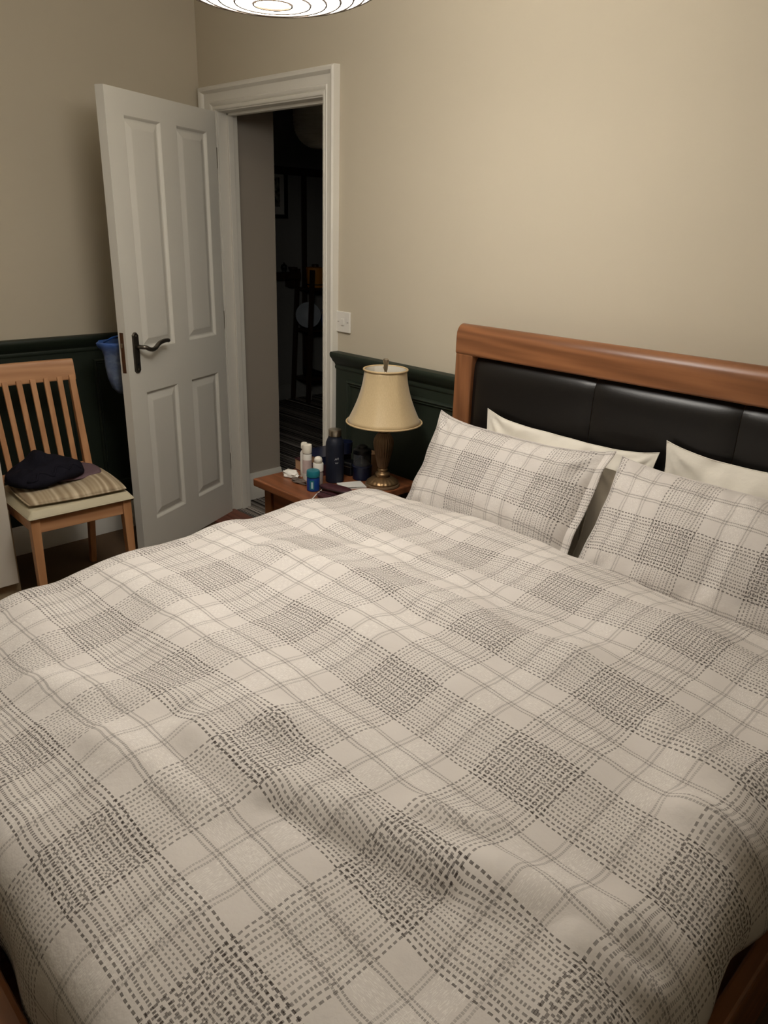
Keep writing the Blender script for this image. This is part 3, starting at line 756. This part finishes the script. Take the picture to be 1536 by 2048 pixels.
# ---- duvet
def seg_ridge(x, y, pts, wdt):
    best = 9
    for k in range(len(pts) - 1):
        ax, ay = pts[k]; bx, by = pts[k + 1]
        dx, dy = bx - ax, by - ay; t = ((x - ax) * dx + (y - ay) * dy) / (dx * dx + dy * dy)
        t = max(0, min(1, t)); d = math.hypot(x - ax - t * dx, y - ay - t * dy)
        best = min(best, d)
    return math.exp(-(best / wdt) ** 2)
def px2bed(px, py, z=.655):
    r = R @ np.array([px - 768, py - 1024, F]); t = (z - CAM[2]) / r[2]; return (CAM[0] + r[0] * t, CAM[1] + r[1] * t)
RIDGES = [([(400, 1500), (520, 1590), (680, 1650), (860, 1745), (1040, 1800), (1220, 1850)], .045, .025),
          ([(560, 1640), (700, 1700), (760, 1725), (900, 1800)], .032, -.015),
          ([(840, 1640), (900, 1660), (970, 1665)], .020, .010),
          ([(560, 1130), (700, 1180), (860, 1240), (1000, 1300), (1120, 1340)], .060, .022),
          ([(640, 1080), (760, 1110), (900, 1180), (1040, 1230)], .05, -.014),
          ([(60, 1350), (250, 1400), (420, 1440), (540, 1480)], .05, .014),
          ([(1380, 1640), (1440, 1680), (1536, 1720)], .030, .022),
          ([(1330, 1480), (1420, 1540), (1536, 1580)], .035, .012),
          ([(1150, 1900), (1230, 1945), (1330, 1975)], .022, .016),
          ([(200, 1500), (300, 1560), (420, 1640)], .035, .012)]
RIDGES = [([px2bed(*q) for q in pts], wd_, h) for pts, wd_, h in RIDGES]
AL, AR, RL, RR_ = .800, .670, .100, .105
def side_prof(u):
    sgn = -1 if u < 0 else 1; s = abs(u); a, r = (AL, RL) if u < 0 else (AR, RR_)
    if s < a: return u, 0.0
    q = s - a
    if q < r * PI / 2: return sgn * (a + r * math.sin(q / r)), r * (1 - math.cos(q / r))
    return sgn * (a + r), r + (q - r * PI / 2)
VF, RF = -1.906, .09
def len_prof(v, x):
    head = -.395 - .085 * (x - 1.75) / 1.45 + .02 * nz(x, 0, 5, 3)
    # v runs 0 at the head roll to negative towards the foot
    rh = .040
    vv = head - rh
    if v > vv:
        q = (v - vv) / rh
        if q < PI: return vv + rh * math.sin(min(q, PI * .95)), rh * (1 - math.cos(min(q, PI * .95)))
        return vv, 2 * rh
    if v > VF: return v, 0.0
    q = VF - v
    if q < RF * PI / 2: return VF - RF * math.sin(q / RF), RF * (1 - math.cos(q / RF))
    return VF - RF, RF + (q - RF * PI / 2)
U0, U1 = -(AL + RL * PI / 2 + .16), (AR + RR_ * PI / 2 + .020)
V0, V1 = -.345, VF - RF * PI / 2 - .12
NU, NV = 210, 210
def duvet_pt(i, j):
    u = U0 + (U1 - U0) * i; v = V0 + (V1 - V0) * j
    x, d1 = side_prof(u); x += XC
    y, d2 = len_prof(v, x)
    z = .668
    flat = math.exp(-(d1 + d2) / .06)
    z -= .100 * sstep(-1.25, -2.05, y) * sstep(2.6, 1.75, x) + .020 * sstep(-1.5, -2.0, y)
    z -= .050 * sstep(-.68, -.36, y) * sstep(2.2, 1.75, x)
    z -= .020 * sstep(2.9, 3.3, x)
    xw = XC + u; yw = v
    n1 = noise.noise(Vector((xw * 1.5 + 3, yw * 3.6 + xw * .9, 1.3)))
    n2 = noise.noise(Vector((xw * 4.2, yw * 7.5 + xw * 1.6, 7.7)))
    n3 = noise.noise(Vector((xw * 12, yw * 15, 2.2)))
    z += .020 * n1 + .012 * n2 + .0042 * n3
    z += .008 * math.sin(2 * PI * (yw + .12 * xw + .03 * n1) / .30 + 1.0)
    for pts, wd_, h in RIDGES: z += h * seg_ridge(xw, yw, pts, wd_)
    z = .668 - (.668 - z) * (.35 + .65 * flat)
    z -= d1 + d2
    if u > 0: z = max(z, .414)      # hem rests on the side rail
    # side drape folds and hem waviness
    k = sstep(.05, .16, d1)
    x += (1 if u > 0 else -1) * k * (.014 * math.sin(yw * 21 + 2 * n1) + .008 * n2)
    y -= sstep(.05, .16, d2) * (.012 * math.sin(xw * 19) + .008 * n2) * (1 if v < -1.5 else 0)
    return (x, y, z)
dv = thing('duvet', 'grey and brown plaid duvet spread over the bed', 'duvet', (XC, -1.1, .56))
db = MB(); db.uv = None
db.grid(lambda i, j: tuple(np.subtract(duvet_pt(i, j), (XC, -1.1, .56))), NU, NV, lambda i, j: (XC + U0 + (U1 - U0) * i, V0 + (V1 - V0) * j))
do = db.build('duvet_cover', M_plaid, dv, smooth=True)
sm = do.modifiers.new('thick', 'SOLIDIFY'); sm.thickness = .016; sm.offset = -1
hem = []
for k in range(0, 106): hem.append(np.subtract(duvet_pt(1.0, k / 105), (XC, -1.1, .56)))
MB().tube(hem, .006, 6).build('hem', M_plaid_p, dv, smooth=True)

# ---- pillows
def pillow(name, label, loc, rot, w_, h_, t_, m, seed, uvoff=(0, 0), flap=0.0, droop=0.0, group=None, ear=.07, back=1.0):
    t = thing(name, label, 'pillow', loc, group=group); t.rotation_euler = rot
    nu, nv = 64, 48
    def f(i, j, s):
        a = 2 * i - 1; b = 2 * j - 1
        e = (max(0, 1 - abs(a) ** 2.6) ** .62) * (max(0, 1 - abs(b) ** 2.4) ** .62)
        cx = 1 - .055 * (1 - abs(b) ** 2) ; cy = 1 - .09 * (1 - abs(a) ** 2.5)
        x = a * w_ / 2 * (1 - .05 * (1 - b * b)); y = b * h_ / 2 * (1 - ear * (1 - abs(a) ** 4))
        wr = .013 * nz(x, y, seed + (0 if s > 0 else 5), 7) + .006 * nz(x * 1.6, y, seed + 11, 15) + .010 * (max(0, abs(b) - .45) / .55) * nz(x, y * .4, seed + 3, 24)
        edge = (1 - e) ** 2 * .002 * math.sin(60 * (x + y) + seed)
        # creases fanning out from the corners and puckers along the seams
        fan = 0.0
        for qx in (-1, 1):
            for qy in (-1, 1):
                dx, dy = (a - qx) * w_ / 2, (b - qy) * h_ / 2; rr = math.hypot(dx, dy)
                fan += math.exp(-rr / .10) * math.sin(9 * math.atan2(abs(dy), abs(dx) + 1e-6) + seed + qx + 2 * qy) * min(1, rr / .03)
        near = math.exp(-(1 - abs(b)) * h_ / 2 / .045)
        fan += .55 * near * nz(x * 30, seed, 1.0) + .35 * near * math.sin(34 * x + 5 * nz(x, y, seed, 6))
        z = s * (t_ / 2 * e) * (1 if s > 0 else back) + wr * min(1, e * 2.2) * (1 if s > 0 else .5) + edge + .011 * fan * min(1, e * 3)
        z += -droop * (a * a) * .5 + .012 * nz(a, b, seed + 2, 1.4)
        if flap and a > .80: z += (a - .80) / .20 * (-.010 + .004 * math.sin(7 * b + seed))
        return (x, y, z)
    b = MB()
    b.grid(lambda i, j: f(i, j, 1), nu, nv, lambda i, j: ((2 * i - 1) * w_ / 2 + uvoff[0], (2 * j - 1) * h_ / 2 + uvoff[1]))
    b.grid(lambda i, j: f(i, j, -1), nu, nv, lambda i, j: ((2 * i - 1) * w_ / 2 + uvoff[0], (2 * j - 1) * h_ / 2 + uvoff[1]))
    b.build('pillowcase', m, t, smooth=True, merge=False, fix=True)
    ring = [f(k / 30, 0, 1) for k in range(31)] + [f(1, k / 22, 1) for k in range(1, 23)] + [f(1 - k / 30, 1, 1) for k in range(1, 31)] + [f(0, 1 - k / 22, 1) for k in range(1, 22)]
    MB().tube(ring, .0016, 6, closed=True).build('seam', m if m is M_linen else M_plaid_p, t, smooth=True)
    if flap:
        fb_ = MB()
        def ff(i, j):
            b_ = 2 * j - 1; p0 = f(1.0, j, 1)
            return (p0[0] - .004 + .035 * i, p0[1] * (1 + .02 * i), p0[2] + .022 * i * (.8 + .3 * math.sin(7 * j + 1)) * (1 - .4 * abs(b_)) + .003 * i * math.sin(17 * j))
        fb_.grid(ff, 8, 96, lambda i, j: (w_ / 2 + uvoff[0] + .035 * i, (2 * j - 1) * h_ / 2 + uvoff[1]))
        fo = fb_.build('open_end_hem', m, t, smooth=True)
        s_ = fo.modifiers.new('thick', 'SOLIDIFY'); s_.thickness = .003
    return t
RD = math.radians
pillow('pillow', 'white pillow propped upright against the leather headboard on the lamp side', (2.282, -.146, .746), (RD(84), RD(1.0), 0), .64, .37, .055, M_linen, 31, ear=.15, back=.7)
pillow('pillow', 'white pillow propped upright against the leather headboard away from the lamp', (2.965, -.149, .766), (RD(83), RD(-1.0), 0), .68, .41, .060, M_linen, 47, ear=.15, back=.7)
pillow('pillow', 'white pillow sandwiched right behind the plaid pillow with the open end', (2.135, -.203, .722), (RD(78), 0, 0), .62, .32, .040, M_linen, 52, ear=.05, back=.8)
pillow('pillow', 'white pillow sandwiched right behind the plump plaid pillow', (2.755, -.242, .715), (RD(71), 0, RD(4)), .60, .32, .040, M_linen, 58, ear=.05, back=.8)
pillow('pillow', 'plaid pillow with open hemmed end leaning beside the table lamp', (2.150, -.314, .739), (RD(60), RD(-1), RD(-3)), .68, .41, .15, M_plaid_p, 61, (.05, -.02), flap=1.0, ear=.14, back=.55)
pillow('pillow', 'plump plaid pillow leaning on the bed side away from the lamp', (2.895, -.335, .738), (RD(57), RD(0), RD(-2)), .74, .42, .16, M_plaid_p, 77, (.11, .02), ear=.09, back=.55)

# ------------------------------------------------------------------ nightstand and the things on it
NZ = .55
ns = thing('nightstand', 'cherry wood nightstand between the doorway and the bed', 'nightstand', (1.36, -.285, 0))
MB().box(-.232, .232, -.253, .235, NZ - .032, NZ).build('top', M_ns_x, ns, bevel=.005)
bd = MB()
bd.box(-.185, -.165, -.195, .22, .05, NZ - .032).box(.165, .185, -.195, .22, .05, NZ - .032).box(-.165, .165, .20, .22, .05, NZ - .032).box(-.165, .165, -.195, .20, .05, .07)
bd.build('body', M_ns_z, ns, bevel=.002)
for sx in (-1, 1):
    MB().box(sx * .178 - .022, sx * .178 + .022, -.222, -.180, 0, NZ - .033).build('leg', M_ns_z, ns, bevel=.004)
    MB().box(sx * .178 - .022, sx * .178 + .022, .18, .222, 0, NZ - .033).build('leg', M_ns_z, ns, bevel=.004)
for z0, z1 in ((.075, .285), (.295, .505)):
    d = MB().box(-.153, .153, -.212, -.194, z0, z1).build('drawer', M_ns_x, ns, bevel=.003)
    MB().lathe([(.007, 0), (.007, .012), (.014, .018), (.013, .026), (.005, .029)], 20).build('knob', M_brass, d, loc=(0, -.212, (z0 + z1) / 2), smooth=True).rotation_euler = (PI / 2, 0, 0)

# table lamp
lm = thing('table_lamp', 'bronze urn table lamp with gold bell shade on the nightstand', 'lamp', (1.520, -.190, NZ))
MB().lathe([(.068, 0), (.070, .004), (.068, .010), (.064, .012)], 40).build('foot', M_urn, lm, smooth='auto')
fl = lambda i, a: 1 + (.05 * abs(math.sin(9 * a)) - .025)
MB().lathe([(.064, .012), (.060, .018), (.050, .026), (.038, .034), (.030, .038)], 72, flute=lambda i, a: 1 + (.08 * abs(math.sin(10 * a)) if 0 < i < 4 else 0)).build('fluted_base', M_brass, lm, smooth=True)
MB().lathe([(.030, .038), (.026, .041), (.030, .046), (.029, .052), (.022, .056), (.018, .060), (.021, .064), (.020, .070), (.016, .072)], 36).build('neck_ring', M_brass, lm, smooth=True)
up = [(.017, .072), (.020, .080), (.026, .105), (.032, .135), (.037, .160), (.0385, .175), (.036, .190), (.030, .203), (.022, .214), (.017, .218)]
MB().lathe(up, 88, flute=lambda i, a: 1 + (.11 * abs(math.sin(11 * a)) - .05 if 1 <= i <= 8 else 0)).build('urn', M_urn, lm, smooth=True)
MB().lathe([(.017, .218), (.021, .221), (.021, .226), (.016, .229), (.018, .234), (.012, .240), (.012, .26), (.010, .27), (.010, .30)], 32).build('collar', M_urn, lm, smooth=True)
MB().lathe([(.003, .30), (.024, .315), (.030, .335), (.026, .36), (.012, .385), (.003, .392)], 20).build('bulb', M_bulb, lm, smooth=True)
sprof = []
for k in range(15):
    v = k / 14
    r = .146 - .063 * (1 - (1 - v) ** 1.75)
    sprof.append((r, .260 + .202 * v))
def pan(i, a):
    q = (a * 8 / (2 * PI)) % 1.0; return 1 - .018 * (1 - (2 * q - 1) ** 2) + .0
sh = MB().lathe(sprof, 96, cap=False, flute=lambda i, a: 1 - .030 * (1 - (2 * ((a * 8 / (2 * PI) + .3) % 1.0) - 1) ** 2)).build('shade', M_shade, lm, smooth=True)
s_ = sh.modifiers.new('thick', 'SOLIDIFY'); s_.thickness = .002; s_.offset = -1
MB().lathe([(r - .0035, z) for r, z in sprof], 96, cap=False, flute=lambda i, a: 1 - .030 * (1 - (2 * ((a * 8 / (2 * PI) + .3) % 1.0) - 1) ** 2)).build('shade_lining', M_shade_in, sh, smooth=True)
MB().tube([(sprof[0][0] * math.cos(2 * PI * k / 64), sprof[0][0] * math.sin(2 * PI * k / 64), sprof[0][1]) for k in range(64)], .0035, 8, closed=True).build('bottom_trim', M_trim, sh, smooth=True)
MB().tube([(sprof[-1][0] * math.cos(2 * PI * k / 64), sprof[-1][0] * math.sin(2 * PI * k / 64), sprof[-1][1]) for k in range(64)], .0038, 8, closed=True).build('top_trim', M_trim, sh, smooth=True)
hp = MB()
for s in (-1, 1):
    hp.tube([(s * .012, 0, .275), (s * .035, 0, .30), (s * .040, 0, .37), (s * .022, 0, .425), (0, 0, .444)], .0018, 6)
for a in range(3):
    an = a * 2 * PI / 3 + .4; hp.tube([(0, 0, .447), (.080 * math.cos(an), .080 * math.sin(an), .458)], .0016, 6)
hp.build('harp', M_brass, lm)
MB().lathe([(.007, .444), (.007, .450), (.0045, .453), (.0075, .462), (.0095, .488), (.0115, .494), (.0115, .499), (.007, .503)], 24).build('finial', M_steel, lm, smooth='auto')

def bottle_thing(name, label, cat, x, y, z=NZ): return thing(name, label, cat, (x, y, z))
# navy water bottle
wbt = bottle_thing('water_bottle', 'navy insulated bottle with brushed steel cap on the nightstand', 'bottle', 1.360, -.303)
MB().lathe([(.033, 0), (.0365, .003), (.0365, .150), (.0355, .162), (.030, .176), (.0265, .182), (.0262, .186)], 40).build('body', M_navy, wbt, smooth='auto')
cp = MB().lathe([(.0255, .186), (.0255, .188), (.0258, .190), (.0258, .212), (.0245, .215), (.010, .216)], 40).build('cap', M_steel, wbt, smooth='auto')
MB().lathe([(.0262, .1865), (.0262, .1895)], 40).build('gasket', M_black, cp)
M_ink = mat('white_print', (214, 216, 220), .6)
def on_bottle(a, z, r=.0372): return (r * math.cos(a), r * math.sin(a), z)
VA = math.atan2(CAM[1] + .303, CAM[0] - 1.360)
lg = MB()
for pts in ([(-.02, .098), (.05, .100), (.12, .106), (.18, .098), (.24, .104)], [(.30, .103), (.36, .108), (.43, .104), (.36, .099), (.30, .103)],
            [(.06, .088), (.13, .083), (.19, .088), (.25, .083), (.31, .088), (.38, .086)]):
    lg.tube([on_bottle(VA + a, z) for a, z in pts], .0007, 5)
lg.build('logo_print', M_ink, wbt)
# sprays and roll-on
s1 = bottle_thing('spray_bottle', 'tall white spray bottle beside the navy bottle', 'bottle', 1.276, -.376)
MB().lathe([(.017, 0), (.0185, .003), (.0185, .105), (.017, .110)], 28).build('body', M_plastic, s1, smooth='auto')
MB().lathe([(.0186, .112), (.0192, .114), (.0192, .140), (.0175, .146), (.006, .1475)], 28).build('cap', M_offwhite, s1, smooth='auto')
MB().lathe([(.0189, .03), (.0189, .085)], 28, cap=False).build('label', mat('grey_pink_label', (196, 176, 172), .5, var=.2, scale=60), s1)
s2 = bottle_thing('pump_bottle', 'white pump bottle behind the tall spray bottle', 'bottle', 1.232, -.356)
MB().lathe([(.015, 0), (.0165, .003), (.0165, .10), (.010, .110), (.010, .118)], 24).build('body', M_plastic, s2, smooth='auto')
MB().lathe([(.0135, .118), (.0135, .138), (.011, .141)], 24).build('cap', M_offwhite, s2, smooth='auto')
s3 = bottle_thing('roll_on_deodorant', 'white roll-on deodorant with domed cap by the blue jar', 'bottle', 1.350, -.380)
MB().lathe([(.015, 0), (.019, .003), (.020, .045), (.0185, .056)], 28).build('body', mat('clear_grey_bottle', (150, 140, 136), .3), s3, smooth='auto')
c3 = MB().lathe([(.0185, .056), (.0208, .058), (.0208, .086), (.019, .089)], 28).build('cap', M_plastic, s3, smooth='auto')
MB().lathe([(.016, .089), (.016, .104), (.013, .111), (.006, .115), (.001, .116)], 28).build('dome', M_offwhite, c3, smooth=True)
# blue jar
j = bottle_thing('balm_jar', 'cobalt blue jar with teal lid at the nightstand front', 'jar', 1.392, -.440)
MB().lathe([(.022, 0), (.0245, .002), (.0250, .006), (.0250, .052), (.023, .056)], 32).build('body', M_blue, j, smooth='auto')
MB().lathe([(.0262, .057), (.0266, .059), (.0258, .078), (.024, .081), (.010, .082)], 32, flute=lambda i, a: 1 + .012 * math.sin(30 * a)).build('lid', M_teal, j, smooth='auto')
VJ = math.atan2(CAM[1] + .440, CAM[0] - 1.392)
MB().grid(lambda u, v: (.0254 * math.cos(VJ - .55 + .7 * u), .0254 * math.sin(VJ - .55 + .7 * u), .010 + .036 * v), 8, 2).build('label', M_teal, j)
MB().grid(lambda u, v: (.0257 * math.cos(VJ - .32 + .3 * u), .0257 * math.sin(VJ - .32 + .3 * u), .014 + .026 * v), 5, 2).build('label_panel', M_label, j)
# books lying flat
def book(label, x, y, z, rz, w_, d_, h_, m):
    t = thing('book', label, 'book', (x, y, z), rz, group='books on the nightstand')
    MB().box(-w_ / 2, w_ / 2, -d_ / 2, d_ / 2, 0, .002).build('cover', m, t)
    MB().box(-w_ / 2, w_ / 2, -d_ / 2, d_ / 2, h_ - .002, h_).build('cover', m, t)
    MB().box(-w_ / 2, -w_ / 2 + .002, -d_ / 2, d_ / 2, .002, h_ - .002).build('spine', m, t)
    MB().box(-w_ / 2 + .002, w_ / 2 - .004, -d_ / 2 + .003, d_ / 2 - .003, .002, h_ - .002).build('pages', M_card, t)
book('lower tan-edged book under the other book behind the spray bottle', 1.213, -.240, NZ, PI - .10, .15, .19, .046, M_maroon)
book('upper tan-edged book on the small stack behind the spray bottle', 1.218, -.232, NZ + .046, PI - .04, .13, .17, .034, M_darkblue)
# blue mug on the books
mg = thing('travel_mug', 'dark blue mug behind the navy bottle on the books', 'mug', (1.290, -.190, NZ + .080))
MB().lathe([(.028, 0), (.032, .004), (.034, .05), (.031, .050), (.029, .006)], 28).build('body', M_darkblue, mg, smooth='auto')
MB().tube([(-.032, 0, .042), (-.056, -.004, .040), (-.060, -.004, .024), (-.033, 0, .012)], .005).build('handle', M_darkblue, mg, smooth=True)
# tan box, black case, jar
bx = thing('cardboard_box', 'small tan cardboard box behind the black case', 'box', (1.372, -.112, NZ), .05)
MB().box(-.032, .032, -.025, .025, 0, .088).build('carton', M_card, bx, bevel=.001)
MB().box(-.032, .032, -.0255, -.018, .0885, .0895).build('flap', M_card, bx)
bc = thing('black_case', 'black zipped case between the navy bottle and the jar', 'case', (1.328, -.196, NZ), .1)
MB().box(-.028, .034, -.028, .028, 0, .058).build('body', M_black, bc, bevel=.010, seg=3)
MB().tube([(-.029, -.029, .040), (.035, -.029, .040), (.035, .029, .040), (-.029, .029, .040)], .002, 6, closed=True).build('zip', M_pewter, bc)
gj = thing('coffee_press', 'clear plastic jar with dark base and lid beside the lamp', 'jar', (1.406, -.196, NZ))
MB().lathe([(.034, 0), (.038, .003), (.039, .050), (.041, .056), (.036, .060)], 32).build('base', M_darkblue, gj, smooth='auto')
MB().lathe([(.036, .060), (.0365, .064), (.0365, .108), (.0345, .108), (.0345, .062)], 32, cap=False).build('vessel', M_glass, gj, smooth=True)
MB().lathe([(.037, .108), (.038, .112), (.036, .124), (.022, .130), (.020, .138), (.012, .142)], 32).build('lid', M_black, gj, smooth='auto')
MB().box(-.004, .004, -.004, .004, .060, .108).build('plunger', M_steel, gj)
# tissue and foil
def lump(name, label, cat, x, y, rx, ry, rz_, m, seed, part, extra):
    t = thing(name, label, cat, (x, y, NZ))
    b = MB()
    def f(u, v):
        a = 2 * PI * u; p = -PI / 2 + PI * v
        d = Vector((math.cos(p) * math.cos(a), math.cos(p) * math.sin(a), math.sin(p)))
        k = 1 + .45 * noise.noise(d * 1.8 + Vector((seed, 0, 0))) + .25 * noise.noise(d * 4.5 + Vector((0, seed, 0)))
        return (d.x * rx * k, d.y * ry * k, max(.0006, rz_ * .75 + d.z * rz_ * k))
    b.grid(f, 40, 24); b.build(part, m, t, smooth=True, merge=True)
    b2 = MB(); b2.grid(lambda u, v: (rx * (.7 + .6 * u), ry * (v - .5) * 1.1, .004 + .010 * u + .004 * math.sin(9 * v + seed)), 6, 8)
    o = b2.build(extra, m, t, smooth=True); s = o.modifiers.new('thick', 'SOLIDIFY'); s.thickness = .0012
lump('tissue', 'crumpled white tissue near the nightstand corner', 'tissue', 1.197, -.402, .046, .024, .014, M_tissue, 3, 'wad', 'loose_corner')
lump('blister_pack', 'crumpled grey blister pack between the tissue and the blue jar', 'packet', 1.285, -.425, .040, .018, .007, M_foil, 8, 'foil', 'torn_edge')
# notepad, case, cable
npd = thing('notepad', 'small white notepad in front of the lamp', 'notepad', (1.450, -.292, NZ), math.radians(-24))
MB().box(-.039, .039, -.050, .050, 0, .004).build('pad', M_paper, npd)
tp = MB().grid(lambda u, v: (-.039 + .078 * u, -.050 + .100 * v, .0045 + .006 * (1 - v) * u * u), 6, 6).build('top_sheet', M_paper, npd)
gc = thing('glasses_case', 'burgundy leather glasses case by the plaid duvet', 'case', (1.468, -.388, NZ), math.radians(14))
def gf(u, v):
    a = 2 * PI * v; x = -.075 + .15 * u; e = (max(0, 1 - abs(2 * u - 1) ** 3)) ** .5
    return (x, .028 * e * math.cos(a), .014 + (.013 * e + .003 * nz(x, math.cos(a), 1, 30)) * math.sin(a))
MB().grid(gf, 28, 24).build('shell', M_maroon, gc, smooth=True, merge=True)
MB().tube([(-.07 + .14 * k / 16, -.028 * (max(0, 1 - abs(2 * (.03 + .94 * k / 16) - 1) ** 3)) ** .5 - .001, .015) for k in range(17)], .0018, 6).build('seam', M_black, gc)
gl = thing('leather_pouch', 'dark burgundy pouch slipping behind the duvet edge', 'pouch', (1.502, -.455, NZ), math.radians(5))
MB().grid(lambda u, v: (lambda a, e: (-.05 + .10 * u, .030 * e * math.cos(a), .010 + (.009 * e + .003 * nz(u * 3, math.cos(a), 4, 4)) * math.sin(a)))(2 * PI * v, (max(0, 1 - abs(2 * u - 1) ** 4)) ** .5), 22, 20).build('body', M_maroon, gl, smooth=True, merge=True)
MB().tube([(-.045 + .09 * k / 8, -.006, .0195) for k in range(9)], .0015, 6).build('zip', M_black, gl)
cb_ = thing('charging_cable', 'thin white charging cable curling over the nightstand edge', 'cable', (1.42, -.44, NZ))
MB().tube([(-.022, .072, .004), (-.018, .055, .004), (-.008, .032, .0025), (.008, .004, .0025), (.026, -.030, .0025), (.048, -.062, .0025), (.066, -.088, .0025), (.075, -.100, .001)], .0022, 8).build('lead', M_plastic, cb_, smooth=True)
MB().tube([(-.026, .088, .005), (-.022, .072, .005)], .004, 8).build('plug', M_plastic, cb_, smooth='auto')

# light switch
sw = thing('light_switch', 'white square switch plate on the wall beside the architrave', 'switch', (1.068, -0.001, 1.128))
pl = MB().box(-.043, .043, -.009, 0, -.043, .043).build('plate', M_plastic, sw, bevel=.002)
MB().box(-.010, .010, -.013, -.009, -.014, .014).build('rocker', M_plastic, sw, bevel=.001)
for s in (-1, 1):
    MB().box(s * .030 - .0045, s * .030 + .0045, -.0098, -.0088, -.001, .001).build('screw', M_pewter, pl)
